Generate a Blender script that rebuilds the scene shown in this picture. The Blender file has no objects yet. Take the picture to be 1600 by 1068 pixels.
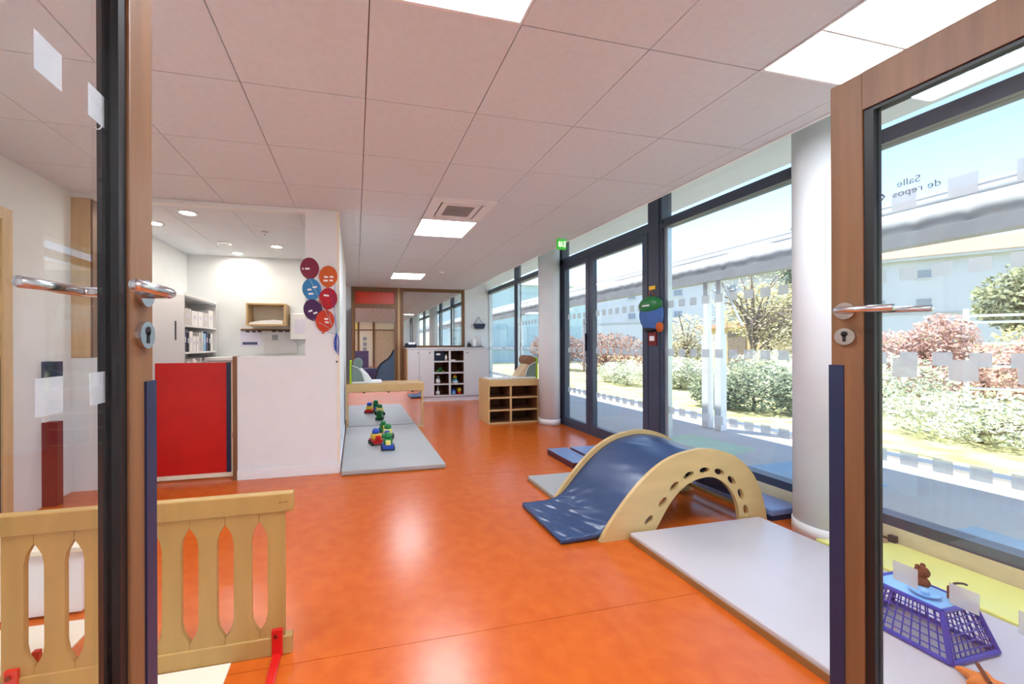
import bpy, bmesh, math, random
from mathutils import Vector, Matrix
random.seed(7)
SC = bpy.context.scene
COL = SC.collection
PI = math.pi

# ------------------------------------------------------------------ camera
F_PX, CX, CY = 596.2, 688.6, 537.75          # focal length and principal point in the 1600x1068 frame
CAM_H, CEIL = 1.22, 2.50
cd = bpy.data.cameras.new('camera'); cam = bpy.data.objects.new('camera', cd); COL.objects.link(cam)
cd.sensor_fit = 'HORIZONTAL'; cd.sensor_width = 36.0
cd.lens = F_PX / 1600 * 36.0
cd.shift_x = (800 - CX) / 1600; cd.shift_y = -(534 - CY) / 1600
cd.clip_start = 0.02; cd.clip_end = 300
cam.matrix_world = Matrix.Translation((0, 0, CAM_H)) @ Matrix.Rotation(-0.2191, 4, 'Z') @ Matrix.Rotation(PI/2, 4, 'X') @ Matrix.Rotation(-0.0036, 4, 'Z')
SC.camera = cam

# ------------------------------------------------------------------ world, sun, exposure
W = bpy.data.worlds.new('sky'); SC.world = W; W.use_nodes = True
wn = W.node_tree.nodes; wl = W.node_tree.links
sky = wn.new('ShaderNodeTexSky'); sky.sky_type = 'NISHITA'; sky.sun_disc = False
sky.sun_elevation = math.radians(58); sky.sun_rotation = math.radians(-120); sky.air_density = 1.0; sky.dust_density = 0.5; sky.ozone_density = 1.0
wn['Background'].inputs['Strength'].default_value = 0.30
wl.new(sky.outputs['Color'], wn['Background'].inputs['Color'])
sd = bpy.data.lights.new('sun', 'SUN'); sun = bpy.data.objects.new('sun', sd); COL.objects.link(sun)
sd.energy = 6.0; sd.angle = 0.009; sd.color = (1.0, 0.95, 0.86)
sun.location = (-8, 6, 20)
sun.rotation_euler = Vector((0.305, -0.35, -1.0)).to_track_quat('-Z', 'Y').to_euler()
SC.view_settings.view_transform = 'Standard'; SC.view_settings.look = 'None'
SC.view_settings.exposure = 0.70; SC.view_settings.gamma = 1.0; SC.view_settings.use_curve_mapping = False
PANEL_E = 18.0          # radiance of the ceiling light diffusers
SPOT_E = 120.0

# ------------------------------------------------------------------ materials
def lin(c): return tuple(((x/255)/12.92 if x/255 <= .04045 else ((x/255+.055)/1.055)**2.4) for x in c)
def mat(name, rgb, rough=.5, metal=0., var=.06, scale=6., bump=0., bscale=60., spec=.5, stretch=None, coat=0., emit=0., rgb2=None, trans=0.):
    m = bpy.data.materials.new(name); m.use_nodes = True
    n, l = m.node_tree.nodes, m.node_tree.links
    b = n['Principled BSDF']; c = lin(rgb)
    c1 = tuple(max(0, x*(1-var)) for x in c); c2 = tuple(min(1, x*(1+var)) for x in (lin(rgb2) if rgb2 else c))
    tc = n.new('ShaderNodeTexCoord'); mp = n.new('ShaderNodeMapping'); l.new(tc.outputs['Object'], mp.inputs['Vector'])
    if stretch: mp.inputs['Scale'].default_value = stretch
    nz = n.new('ShaderNodeTexNoise'); nz.inputs['Scale'].default_value = scale; nz.inputs['Detail'].default_value = 5
    l.new(mp.outputs['Vector'], nz.inputs['Vector'])
    rp = n.new('ShaderNodeValToRGB'); rp.color_ramp.elements[0].position = .35; rp.color_ramp.elements[1].position = .65
    rp.color_ramp.elements[0].color = (*c1, 1); rp.color_ramp.elements[1].color = (*c2, 1)
    l.new(nz.outputs['Fac'], rp.inputs['Fac']); l.new(rp.outputs['Color'], b.inputs['Base Color'])
    b.inputs['Roughness'].default_value = rough; b.inputs['Metallic'].default_value = metal; b.inputs['Specular IOR Level'].default_value = spec
    if coat: b.inputs['Coat Weight'].default_value = coat; b.inputs['Coat Roughness'].default_value = .12
    if trans: b.inputs['Alpha'].default_value = 1 - trans
    if emit:
        l.new(rp.outputs['Color'], b.inputs['Emission Color']); b.inputs['Emission Strength'].default_value = emit
    if bump:
        nb = n.new('ShaderNodeTexNoise'); nb.inputs['Scale'].default_value = bscale; nb.inputs['Detail'].default_value = 3
        l.new(mp.outputs['Vector'], nb.inputs['Vector'])
        bp = n.new('ShaderNodeBump'); bp.inputs['Strength'].default_value = bump; bp.inputs['Distance'].default_value = .01
        l.new(nb.outputs['Fac'], bp.inputs['Height']); l.new(bp.outputs['Normal'], b.inputs['Normal'])
    return m
def glassmat(name, tint=(.97, .985, .985), ior=1.45):
    m = bpy.data.materials.new(name); m.use_nodes = True
    n, l = m.node_tree.nodes, m.node_tree.links; n.remove(n['Principled BSDF'])
    t = n.new('ShaderNodeBsdfTransparent'); t.inputs['Color'].default_value = (*tint, 1)
    g = n.new('ShaderNodeBsdfGlossy'); g.inputs['Roughness'].default_value = .01; g.inputs['Color'].default_value = (.9, .95, 1, 1)
    lw = n.new('ShaderNodeLayerWeight'); lw.inputs['Blend'].default_value = .5
    pw = n.new('ShaderNodeMath'); pw.operation = 'POWER'; pw.inputs[1].default_value = 5; l.new(lw.outputs['Facing'], pw.inputs[0])
    fr = n.new('ShaderNodeMath'); fr.operation = 'MULTIPLY_ADD'; fr.inputs[1].default_value = .9; r0 = ((ior-1)/(ior+1))**2; fr.inputs[2].default_value = r0; l.new(pw.outputs[0], fr.inputs[0])
    mx = n.new('ShaderNodeMixShader'); l.new(fr.outputs[0], mx.inputs['Fac']); l.new(t.outputs[0], mx.inputs[1]); l.new(g.outputs[0], mx.inputs[2])
    l.new(mx.outputs[0], n['Material Output'].inputs['Surface'])
    return m
def gridmat(name, rgb, line, size):
    m = mat(name, rgb, rough=.9, var=.02); n, l = m.node_tree.nodes, m.node_tree.links
    br = n.new('ShaderNodeTexBrick'); br.offset = 0; br.inputs['Scale'].default_value = 1
    br.inputs['Brick Width'].default_value = size; br.inputs['Row Height'].default_value = size; br.inputs['Mortar Size'].default_value = .008
    br.inputs['Color1'].default_value = (*lin(rgb), 1); br.inputs['Color2'].default_value = (*lin(rgb), 1); br.inputs['Mortar'].default_value = (*lin(line), 1)
    l.new(n['Texture Coordinate'].outputs['Object'], br.inputs['Vector']); l.new(br.outputs['Color'], n['Principled BSDF'].inputs['Base Color'])
    return m
M = {}
M['wall'] = mat('wall_paint', (228, 231, 233), .7, var=.015, bump=.05, bscale=220)
M['tile'] = mat('ceiling_tile_fibre', (220, 225, 232), .95, var=.02, scale=30, bump=.15, bscale=300, spec=.1)
M['tilegap'] = mat('ceiling_grid_paint', (150, 146, 144), .8)
M['floor'] = mat('orange_linoleum', (200, 90, 24), .25, var=.02, scale=12, rgb2=(204, 98, 29), spec=.5, bump=.012, bscale=14)
nfl, lfl = M['floor'].node_tree.nodes, M['floor'].node_tree.links
M['oak'] = mat('oak_veneer', (124, 86, 54), .5, var=.14, scale=3, stretch=(9, 9, .7), bump=.05, bscale=25)
M['oakpale'] = mat('oak_pale', (200, 166, 118), .42, var=.08, scale=3, stretch=(8, 8, .8))
M['ply'] = mat('gate_birch', (178, 142, 82), .42, var=.06, scale=4, stretch=(4, 4, .8), bump=.03)
M['birch'] = mat('birch_plywood', (206, 176, 120), .4, var=.06, scale=3, stretch=(1, 4, 4), bump=.02)
M['edge'] = mat('plywood_edge', (206, 158, 84), .5, var=.12, scale=20, stretch=(1, 12, 1))
M['beech'] = mat('beech_panel', (204, 168, 114), .42, var=.07, scale=3, stretch=(1, 4, 1))
M['beechin'] = mat('brown_shaded_board', (116, 72, 44), .6, var=.1, scale=3)  # brown insides, darkened to carry the shade of the compartments
M['anth'] = mat('anthracite_aluminium', (60, 68, 88), .38, .0, var=.05, scale=5, spec=.6)
M['alu'] = mat('silver_aluminium', (190, 200, 206), .35, .6, var=.04)
M['chrome'] = mat('brushed_steel', (205, 205, 208), .22, 1., var=.05, scale=30)
M['glass'] = glassmat('window_glass')
M['doorglass'] = glassmat('door_glass', (.975, .985, .98), 1.5)
M['mirror'] = mat('mirror_silver', (225, 228, 230), .02, 1., var=.01)
M['navy'] = mat('navy_plastic', (24, 40, 74), .4)
M['gasket'] = mat('black_gasket', (14, 12, 14), .5)
M['red'] = mat('red_laminate', (196, 14, 8), .45, var=.05)
M['orangered'] = mat('red_orange_panel', (214, 58, 28), .4, var=.10, scale=1.5)
M['darkred'] = mat('dark_red_door', (120, 18, 16), .4)
M['cream'] = mat('cream_edging', (236, 226, 204), .5, var=.03)
M['plinth'] = mat('concrete_plinth', (214, 200, 168), .7, var=.08, scale=9)
M['white'] = mat('white_melamine', (236, 236, 238), .4, var=.012)
M['grey'] = mat('pale_grey_melamine', (212, 210, 212), .42, var=.02, scale=3)
M['greyline'] = mat('grey_plinth', (150, 154, 162), .5)
M['bluevinyl'] = mat('blue_vinyl', (50, 72, 112), .27, var=.06, scale=5, bump=.22, bscale=9)
M['bluemat'] = mat('pale_blue_vinyl', (120, 142, 186), .35, var=.05)
M['maroon'] = mat('maroon_vinyl', (80, 28, 44), .45)
M['greymat'] = mat('grey_vinyl', (172, 172, 172), .42, var=.03, scale=4)
M['lilacmat'] = mat('lilac_grey_vinyl', (196, 190, 194), .28, var=.03, scale=2)
M['matedge'] = mat('mat_brown_edge', (150, 104, 56), .5)
M['yellowmat'] = mat('yellow_vinyl', (232, 230, 140), .32, var=.05, scale=2)
M['crate'] = mat('blue_crate_plastic', (48, 60, 160), .35)
M['skyblue'] = mat('sky_blue_plastic', (130, 185, 230), .35)
M['brown'] = mat('brown_plush', (112, 62, 40), .9, bump=.4, bscale=120)
M['orangeplush'] = mat('orange_plush', (228, 132, 66), .85, bump=.4, bscale=120)
M['green'] = mat('green_plastic', (22, 120, 58), .35)
M['yellow'] = mat('yellow_plastic', (240, 200, 50), .35)
M['paleyellow'] = mat('pale_yellow_plastic', (244, 228, 130), .35)
M['redp'] = mat('red_plastic', (208, 26, 22), .35)
M['bluep'] = mat('blue_plastic', (34, 74, 178), .35)
M['lime'] = mat('lime_fabric', (172, 204, 40), .7)
M['greygreen'] = mat('grey_green_fabric', (120, 140, 134), .8, bump=.2, bscale=200)
M['beige'] = mat('beige_fabric', (214, 190, 156), .8)
M['brownfab'] = mat('brown_fabric', (136, 98, 70), .8)
M['whitefab'] = mat('white_fabric', (238, 238, 238), .8)
M['paper'] = mat('white_paper', (244, 244, 246), .8, var=.01)
M['lilacpaper'] = mat('lilac_paper', (226, 222, 240), .8, var=.02)
M['ink'] = mat('dark_ink', (52, 54, 62), .7)
M['inkblue'] = mat('slate_ink', (78, 82, 116), .7)
M['sticker'] = mat('frosted_sticker', (222, 224, 230), .7, var=.01, trans=.12)
def stickermat():
    m = bpy.data.materials.new('frosted_film'); m.use_nodes = True; n, l = m.node_tree.nodes, m.node_tree.links; n.remove(n['Principled BSDF'])
    nz = n.new('ShaderNodeTexNoise'); nz.inputs['Scale'].default_value = 40
    rp = n.new('ShaderNodeValToRGB'); rp.color_ramp.elements[0].color = (.66, .68, .72, 1); rp.color_ramp.elements[1].color = (.72, .74, .77, 1); l.new(nz.outputs['Fac'], rp.inputs['Fac'])
    d = n.new('ShaderNodeBsdfDiffuse'); t = n.new('ShaderNodeBsdfTranslucent'); a = n.new('ShaderNodeMixShader'); a.inputs['Fac'].default_value = .6
    l.new(rp.outputs['Color'], d.inputs['Color']); l.new(rp.outputs['Color'], t.inputs['Color']); l.new(d.outputs[0], a.inputs[1]); l.new(t.outputs[0], a.inputs[2])
    tr = n.new('ShaderNodeBsdfTransparent'); b = n.new('ShaderNodeMixShader'); b.inputs['Fac'].default_value = .38; l.new(a.outputs[0], b.inputs[1]); l.new(tr.outputs[0], b.inputs[2]); l.new(b.outputs[0], n['Material Output'].inputs['Surface'])
    return m
M['sticker'] = stickermat()
M['letter'] = mat('grey_lettering', (92, 104, 116), .7)
M['diff'] = mat('light_diffuser', (238, 246, 255), .6, var=.0, emit=PANEL_E)
M['spot'] = mat('spot_lamp', (255, 248, 232), .6, var=.0, emit=SPOT_E)
M['exit'] = mat('exit_green', (60, 190, 60), .5, emit=.3)
M['exitp'] = mat('exit_white', (235, 255, 225), .5, emit=.45)
M['plum'] = mat('paper_plum', (128, 38, 62), .7); M['borange'] = mat('paper_orange', (206, 92, 30), .7)
M['bblue'] = mat('paper_blue', (56, 130, 186), .7); M['bred'] = mat('paper_red', (178, 16, 34), .7)
M['bpurple'] = mat('paper_purple', (70, 30, 84), .7); M['bredorange'] = mat('paper_vermilion', (204, 58, 24), .7)
M['ribbonblue'] = mat('blue_ribbon', (40, 84, 180), .6); M['ribbonpale'] = mat('pale_ribbon', (176, 214, 214), .6)
M['grille'] = mat('vent_grille', (150, 138, 130), .8)
M['purple'] = mat('purple_fabric', (96, 84, 124), .8); M['slideblue'] = mat('grey_blue_plastic', (104, 138, 168), .45)
M['navyfab'] = mat('navy_fabric', (22, 30, 52), .8)
M['terrace'] = mat('grey_terrace', (196, 192, 186), .8, var=.04, scale=1.5)
M['softblue'] = mat('soft_play_blue', (160, 186, 204), .85); M['softgreen'] = mat('soft_play_green', (186, 204, 176), .85)
M['gravel'] = mat('white_concrete', (226, 224, 220), .9, var=.05)
M['lawn'] = mat('lawn_grass', (176, 172, 120), .95, var=.22, scale=3, bump=.5, bscale=40, rgb2=(206, 204, 150))
M['bwhite'] = mat('white_render', (172, 178, 192), .9, var=.03, scale=.4)
M['bblue2'] = mat('pale_blue_cladding', (168, 194, 204), .8, var=.05, scale=.5, stretch=(8, 8, .2))
M['tan'] = mat('tan_render', (188, 164, 120), .9); M['rooftile'] = mat('clay_roof_tile', (196, 150, 128), .9, var=.15, scale=6)
M['bblue3'] = mat('pale_window_glass', (150, 178, 194), .4)
M['shutter'] = mat('grey_window', (120, 132, 150), .5)
M['canvas'] = mat('white_canvas', (200, 204, 208), .85, var=.03)
M['wmetal'] = mat('white_metal', (236, 238, 240), .45, var=.01)
M['bark'] = mat('bark', (120, 106, 94), .9, var=.2, scale=10)
for k, c1, c2 in [('fgreen', (112, 122, 94), (172, 174, 134)), ('folive', (150, 146, 96), (196, 184, 128)), ('fpink', (186, 136, 124), (214, 178, 164)),
                  ('fpale', (170, 182, 146), (222, 224, 204)), ('ftan', (176, 164, 122), (214, 204, 164)), ('fdark', (92, 108, 90), (140, 152, 120)), ('fbrown', (140, 100, 84), (168, 134, 112))]:
    M[k] = mat('leaves_' + k[1:], c1, .8, var=.15, scale=3, rgb2=c2)

# ------------------------------------------------------------------ mesh helpers
class MB:
    def __init__(s): s.v, s.f = [], []
    def add(s, vs, fs):
        o = len(s.v); s.v += [tuple(v) for v in vs]; s.f += [tuple(i+o for i in f) for f in fs]; return s
    def box(s, x0, x1, y0, y1, z0, z1):
        return s.add([(x0,y0,z0),(x1,y0,z0),(x1,y1,z0),(x0,y1,z0),(x0,y0,z1),(x1,y0,z1),(x1,y1,z1),(x0,y1,z1)],
                     [(0,3,2,1),(4,5,6,7),(0,1,5,4),(1,2,6,5),(2,3,7,6),(3,0,4,7)])
    def taper(s, c, hx0, hy0, hx1, hy1, z0, z1):
        x, y = c
        return s.add([(x-hx0,y-hy0,z0),(x+hx0,y-hy0,z0),(x+hx0,y+hy0,z0),(x-hx0,y+hy0,z0),(x-hx1,y-hy1,z1),(x+hx1,y-hy1,z1),(x+hx1,y+hy1,z1),(x-hx1,y+hy1,z1)],
                     [(0,3,2,1),(4,5,6,7),(0,1,5,4),(1,2,6,5),(2,3,7,6),(3,0,4,7)])
    def tube(s, pts, r, n=12, caps=True):
        pts = [Vector(p) for p in pts]; rs = r if isinstance(r, (list, tuple)) else [r]*len(pts)
        rings = []; up = None
        for i, p in enumerate(pts):
            d = (pts[min(i+1, len(pts)-1)] - pts[max(i-1, 0)]).normalized()
            if up is None: up = Vector((0,0,1)) if abs(d.z) < .9 else Vector((1,0,0))
            a = d.cross(up).normalized(); b = a.cross(d).normalized(); up = b
            rings.append([p + (a*math.cos(t) + b*math.sin(t))*rs[i] for t in (2*PI*k/n for k in range(n))])
        vs = [v for rg in rings for v in rg]; fs = []
        for i in range(len(pts)-1):
            for k in range(n):
                fs.append((i*n+k, i*n+(k+1)%n, (i+1)*n+(k+1)%n, (i+1)*n+k))
        if caps: fs += [tuple(range(n-1, -1, -1)), tuple((len(pts)-1)*n+k for k in range(n))]
        return s.add(vs, fs)
    def lathe(s, prof, c, n=24):
        x, y, z = c; vs, fs = [], []
        for r, h in prof:
            for k in range(n): vs.append((x+r*math.cos(2*PI*k/n), y+r*math.sin(2*PI*k/n), z+h))
        for i in range(len(prof)-1):
            for k in range(n): fs.append((i*n+k, i*n+(k+1)%n, (i+1)*n+(k+1)%n, (i+1)*n+k))
        fs += [tuple(range(n-1, -1, -1)), tuple((len(prof)-1)*n+k for k in range(n))]
        return s.add(vs, fs)
    def ball(s, c, rx, ry=None, rz=None, n=16, m=10):
        ry = ry or rx; rz = rz or rx; vs = [(c[0], c[1], c[2]-rz)]; fs = []
        for i in range(1, m):
            t = -PI/2 + PI*i/m
            for k in range(n): vs.append((c[0]+rx*math.cos(t)*math.cos(2*PI*k/n), c[1]+ry*math.cos(t)*math.sin(2*PI*k/n), c[2]+rz*math.sin(t)))
        vs.append((c[0], c[1], c[2]+rz)); L = len(vs)-1
        for k in range(n): fs.append((0, 1+(k+1)%n, 1+k))
        for i in range(m-2):
            for k in range(n): fs.append((1+i*n+k, 1+i*n+(k+1)%n, 1+(i+1)*n+(k+1)%n, 1+(i+1)*n+k))
        for k in range(n): fs.append((1+(m-2)*n+k, 1+(m-2)*n+(k+1)%n, L))
        return s.add(vs, fs)
    def prism(s, poly, plane, a, b):
        # poly in 2D, extruded along the plane's normal from a to b; plane 'xz' -> normal y, 'yz' -> normal x, 'xy' -> normal z
        P = {'xz': lambda p, t: (p[0], t, p[1]), 'yz': lambda p, t: (t, p[0], p[1]), 'xy': lambda p, t: (p[0], p[1], t)}[plane]
        n = len(poly)
        return s.add([P(p, a) for p in poly] + [P(p, b) for p in poly],
                     [tuple(range(n)), tuple(range(2*n-1, n-1, -1))] + [(i, (i+1) % n, n+(i+1) % n, n+i) for i in range(n)])
    def mesh(s, name):
        me = bpy.data.meshes.new(name); me.from_pydata(s.v, [], s.f); me.update()
        b = bmesh.new(); b.from_mesh(me); bmesh.ops.recalc_face_normals(b, faces=b.faces); b.to_mesh(me); b.free()
        return me
    def build(s, name, m, parent=None, bevel=0., smooth=False, seg=2):
        return link(name, s.mesh(name), m, parent, bevel, smooth, seg)
def link(name, me, m, parent=None, bevel=0., smooth=False, seg=2):
    o = bpy.data.objects.new(name, me); COL.objects.link(o)
    if m is not None: me.materials.clear(); me.materials.append(M[m] if isinstance(m, str) else m)
    if parent is not None:
        o.parent = parent
        if parent.parent is None: o.location = -parent.location
    if smooth:
        for p in me.polygons: p.use_smooth = True
    if bevel:
        bv = o.modifiers.new('bevel', 'BEVEL'); bv.width = bevel; bv.segments = seg; bv.limit_method = 'ANGLE'; bv.angle_limit = .6
        bv.harden_normals = False
    return o
def tag(o, label, cat, group=None, kind=None):
    o['label'] = label; o['category'] = cat
    if group: o['group'] = group
    if kind: o['kind'] = kind
    return o
def thing(name, label, cat, loc=(0, 0, 0), group=None, kind=None):
    o = bpy.data.objects.new(name, None); COL.objects.link(o); o.location = loc; o.empty_display_size = .05
    return tag(o, label, cat, group, kind)
def struct(o, label=None, cat=None):
    o['kind'] = 'structure'
    if label: o['label'] = label; o['category'] = cat
    return o
def copy_tree(o, parent=None):
    c = o.copy(); COL.objects.link(c); c.parent = parent
    for ch in o.children: copy_tree(ch, c)
    return c
def B(name, m, parent, *b, bevel=0.): return MB().box(*b).build(name, m, parent, bevel)
def curve_mesh(name, loops, half, bevel=0.):
    cu = bpy.data.curves.new('tmp', 'CURVE'); cu.dimensions = '2D'; cu.fill_mode = 'BOTH'; cu.extrude = half; cu.bevel_depth = bevel; cu.bevel_resolution = 1
    for lp in loops:
        sp = cu.splines.new('POLY'); sp.points.add(len(lp)-1); sp.use_cyclic_u = True
        for q, p in zip(sp.points, lp): q.co = (p[0], p[1], 0, 1)
    return grab(name, cu)
def grab(name, cu):
    o = bpy.data.objects.new('tmp', cu); COL.objects.link(o); bpy.context.view_layer.update()
    me = bpy.data.meshes.new_from_object(o.evaluated_get(bpy.context.evaluated_depsgraph_get())); me.name = name
    bpy.data.objects.remove(o); bpy.data.curves.remove(cu)
    return me
def remap(me, fn):
    for v in me.vertices: v.co = fn(v.co)
    b = bmesh.new(); b.from_mesh(me); bmesh.ops.recalc_face_normals(b, faces=b.faces); b.to_mesh(me); b.free()
    return me
def text_mesh(name, body, size, half=.0006, align='LEFT'):
    cu = bpy.data.curves.new('tmp', 'FONT'); cu.body = body; cu.size = size; cu.extrude = half; cu.align_x = align
    return grab(name, cu)
def spline(pts, n=8):
    out = []; P = [pts[0]] + list(pts) + [pts[-1]]
    for i in range(1, len(P)-2):
        for k in range(n):
            t = k/n; out.append(tuple(.5*((2*P[i][d]) + (-P[i-1][d]+P[i+1][d])*t + (2*P[i-1][d]-5*P[i][d]+4*P[i+1][d]-P[i+2][d])*t*t + (-P[i-1][d]+3*P[i][d]-3*P[i+1][d]+P[i+2][d])*t**3) for d in range(len(pts[0]))))
    return out + [tuple(pts[-1])]

# ================================================================== LARGE STRUCTURE
XL, XG, YP, YB, YE = -2.32, 3.10, 8.65, 6.03, 22.0      # left wall, window plane, far partition, office back wall, far end
flo = struct(B('floor', 'tilegap', None, -2.45, 3.2, -2.3, YE+.1, -.12, -.004))
ys = [-2.3, -.45, 1.55, 3.42, 5.42, 7.42, YP, 12, 16, 20, YE+.1]
for a, b_ in zip(ys[:-1], ys[1:]):
    B('floor_sheet', 'floor', flo, -2.45, 3.12, a+.0012, b_-.0012, -.004, 0)
GX = lambda i: (i-.9086)*.6
GY = lambda j: (j+2.3724)*.6
cei = struct(B('ceiling', 'tilegap', None, -2.45, 2.6, -2.3, YP, CEIL+.012, CEIL+.05))
LIGHTS = {(1, -1), (4, -1), (2, 4), (2, 9), (-2, -1)}
ACU = (2, 3)
full = None
for j in range(-6, 13):
    for i in range(-3, 6):
        if (i, j) in LIGHTS or (i, j) == ACU: continue
        x0, x1, y0, y1 = max(GX(i), XL), min(GX(i+1), 2.598), GY(j), min(GY(j+1), YP)
        if x1 < -.5 and y0 > YB: continue
        if y1 < -2.2: continue
        me = None
        if 0 <= i < 5 and j < 12 or (-2 <= i < 0 and j < 12):
            if full is None:
                full = MB().box(.0025, .5975, .0025, .5975, 0, .013).mesh('ceiling_tile')
            o = link('ceiling_tile', full, 'tile', cei); o.location = (x0, y0, CEIL)
        else:
            B('ceiling_tile', 'tile', cei, x0+.0025, x1-.0025, y0+.0025, y1-.0025, CEIL, CEIL+.013)
struct(B('trim_1', 'white', None, 2.575, 2.60, -.1, YP, CEIL-.006, 2.94))
struct(B('trim_2', 'wall', None, XL, -.46, 3.77, 3.84, 2.462, 2.4985))
struct(MB().box(-2.7, 4.09, -2.5, YE+.3, 2.95, 3.16).build('roof', 'wall', None))
# walls
struct(B('wall_left', 'wall', None, XL-.13, XL, -2.3, YB+.1, 0, 2.95))
struct(MB().box(XL, -.47, -.22, -.10, 0, 2.95).box(1.57, 3.2, -.22, -.10, 0, 2.95).box(-.47, 1.57, -.22, -.10, 2.09, 2.95).build('wall_front', 'wall', None))
struct(B('wall_corridor', 'wall', None, XL, 3.2, -2.42, -2.3, 0, 2.95))
struct(B('wall_corridor_side', 'wall', None, 3.08, 3.2, -2.3, -.22, 0, 2.95))
struct(B('wall_office_back', 'wall', None, XL, -.30, YB, YB+.1, 0, 2.95))
pier = struct(MB().box(-.46, -.16, 3.77, 3.90, 0, CEIL-.001).box(-.30, -.16, 3.90, 6.60, 0, CEIL-.001).build('wall_partition', 'wall', None))
struct(B('wall_recess', 'wall', None, -.66, -.56, YB+.1, YP, 0, CEIL-.001))
struct(B('baseboard_1', 'white', None, -1.048, -.158, 3.757, 3.77, 0, .085))
struct(B('baseboard_2', 'white', None, -.16, -.148, 3.77, 6.6, 0, .085))
struct(B('trim_3', 'cream', None, -.172, -.150, 3.765, 3.772, .09, CEIL-.001))
hw = struct(B('wall_low_right', 'wall', None, -1.048, -.46, 3.77, 3.88, 0, 1.115))
B('end_post', 'oak', hw, -1.085, -1.048, 3.765, 3.885, 0, 1.118)
hw2 = struct(B('wall_low_left', 'wall', None, XL, -1.80, 3.78, 3.88, 0, 1.115))
B('end_post', 'oak', hw2, -1.80, -1.775, 3.775, 3.885, 0, 1.118)
hp = thing('doorway_post', 'pale oak post rising to the ceiling beside the low office wall', 'post', (-2.25, 3.83, 0))
B('post_shaft', 'oakpale', hp, XL, -2.19, 3.78, 3.88, 1.118, 2.46); B('post_bead', 'oak', hp, -2.19, -2.175, 3.80, 3.86, 1.118, 2.46)

# far glazed partition and next room
wf = struct(MB().box(-.56, -.09, YP, YP+.1, 0, CEIL-.001).box(2.5, 3.2, YP, YP+.1, 0, 2.95).box(-.56, 2.5, YP, YP+.1, CEIL, 2.95).build('wall_far', 'wall', None))
w4 = struct(MB().box(1.06, 2.45, YP+.02, YP+.08, 0, 1.13).build('window_4', 'grey', None))
for q in [(-.09, -.01, 0, 2.50), (.86, .93, 0, 2.50), (.98, 1.06, 0, 2.50), (2.45, 2.5, 0, 2.50)]: B('window_frame', 'oak', w4, q[0], q[1], YP-.02, YP+.1, q[2], q[3]-.001)
for q in [(-.01, .86, 2.04, 2.13), (-.01, .86, 2.405, 2.50), (1.06, 2.45, 2.43, 2.50), (1.06, 2.45, 1.13, 1.195)]: B('window_frame', 'oak', w4, q[0], q[1], YP-.015, YP+.09, q[2], q[3]-.001)
B('post_infill', 'oakpale', w4, .93, .98, YP, YP+.08, 0, 2.499)
B('transom_panel', 'orangered', w4, -.01, .86, YP+.03, YP+.06, 2.13, 2.405)
B('pane', 'glass', w4, 1.06, 2.45, YP+.035, YP+.045, 1.195, 2.43)
d2 = struct(B('door_2', 'darkred', None, -.075, -.035, YP-.88, YP-.03, .01, 2.03), )
MB().tube([(-.035, YP-.80, 1.3), (-.0, YP-.80, 1.3), (.0, YP-.68, 1.3)], .008).build('door_handle', 'chrome', d2, smooth=True)
B('door_edge', 'oak', d2, -.079, -.031, YP-.90, YP-.88, .01, 2.03)
struct(MB().box(-2.45, 2.6, YP+.1, YE, CEIL, CEIL+.05).build('ceiling_far', gridmat('far_ceiling_grid', (206, 206, 212), (150, 150, 158), .6), None))
struct(B('wall_far_left', 'wall', None, -1.6, -1.5, YP+.1, YE, 0, CEIL))
fe = struct(MB().box(-1.5, 3.2, YE, YE+.1, 2.06, 2.95).box(2.2, 3.2, YE, YE+.1, 0, 2.06).build('wall_end', 'wall', None))
for i, (a, b_, c) in enumerate([(-1.4, -.55, 'cream'), (-.5, .1, 'beige'), (.2, .95, 'cream'), (1.05, 2.15, 'beige')]):
    dd = struct(B('door_%d' % (i+3), c, None, a, b_, YE, YE+.06, 0, 2.02))
    for q in [(a-.05, a, 0, 2.5), (b_, b_+.05, 0, 2.5), (a, b_, 2.02, 2.08)]: B('door_frame', 'oak', dd, q[0], q[1], YE-.05, YE+.08, q[2], q[3])
    B('transom_panel', 'paleyellow' if i < 2 else 'cream', dd, a, b_, YE-.02, YE+.01, 2.08, 2.45)
    if i in (1, 2):
        for k, z in enumerate((1.55, 1.25, .98)): B('notice', 'greyline', dd, a+.2, a+.4, YE-.012, YE-.002, z-.1, z+.1)

# ------------------------------------------------------------------ window wall on the right
def sq_row(parent, ya, yb, z, pitch=.13, s=.037, ph=0.):
    y = ya + pitch*.5 + ph
    while y + s < yb:
        B('sticker', 'sticker', parent, XG+.018, XG+.0195, y-s, y+s, z-s, z+s); y += pitch
def window(n, y0, y1, plinth=True, sq=True, low=.14, rows=(1.62, 1.13, .545)):
    o = struct(B('window_%d' % n, 'plinth', None, XG-.03, XG+.12, y0, y1, 0, low))
    for k, (a, b_) in enumerate([(low, low+.06), (2.41, 2.455), (2.455, 2.50), (2.89, 2.95)]):
        B('window_frame', 'anth', o, XG-.02 + (.012 if k == 2 else 0), XG+.09, y0+.03, y1-.03, a, b_)
    for a, b_ in [(y0, y0+.03), (y1-.03, y1)]: B('window_frame', 'anth', o, XG-.02, XG+.1, a, b_, low, 2.95)
    B('jamb_strip', 'alu', o, XG+.01, XG+.06, y1-.075, y1-.031, low+.06, 2.41)
    B('pane', 'glass', o, XG+.02, XG+.028, y0+.03, y1-.03, low+.06, 2.41); B('pane', 'glass', o, XG+.02, XG+.028, y0+.03, y1-.03, 2.50, 2.89)
    if sq:
        for z in rows: sq_row(o, y0+.04, y1-.06, z)
    return o
window(1, -.10, 1.86); window(2, 1.86, 3.37)
window(3, 5.36, 7.06); window(5, 7.06, 8.94-.24, rows=(1.13, .545)); 
yy = 8.76; k = 6
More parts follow.
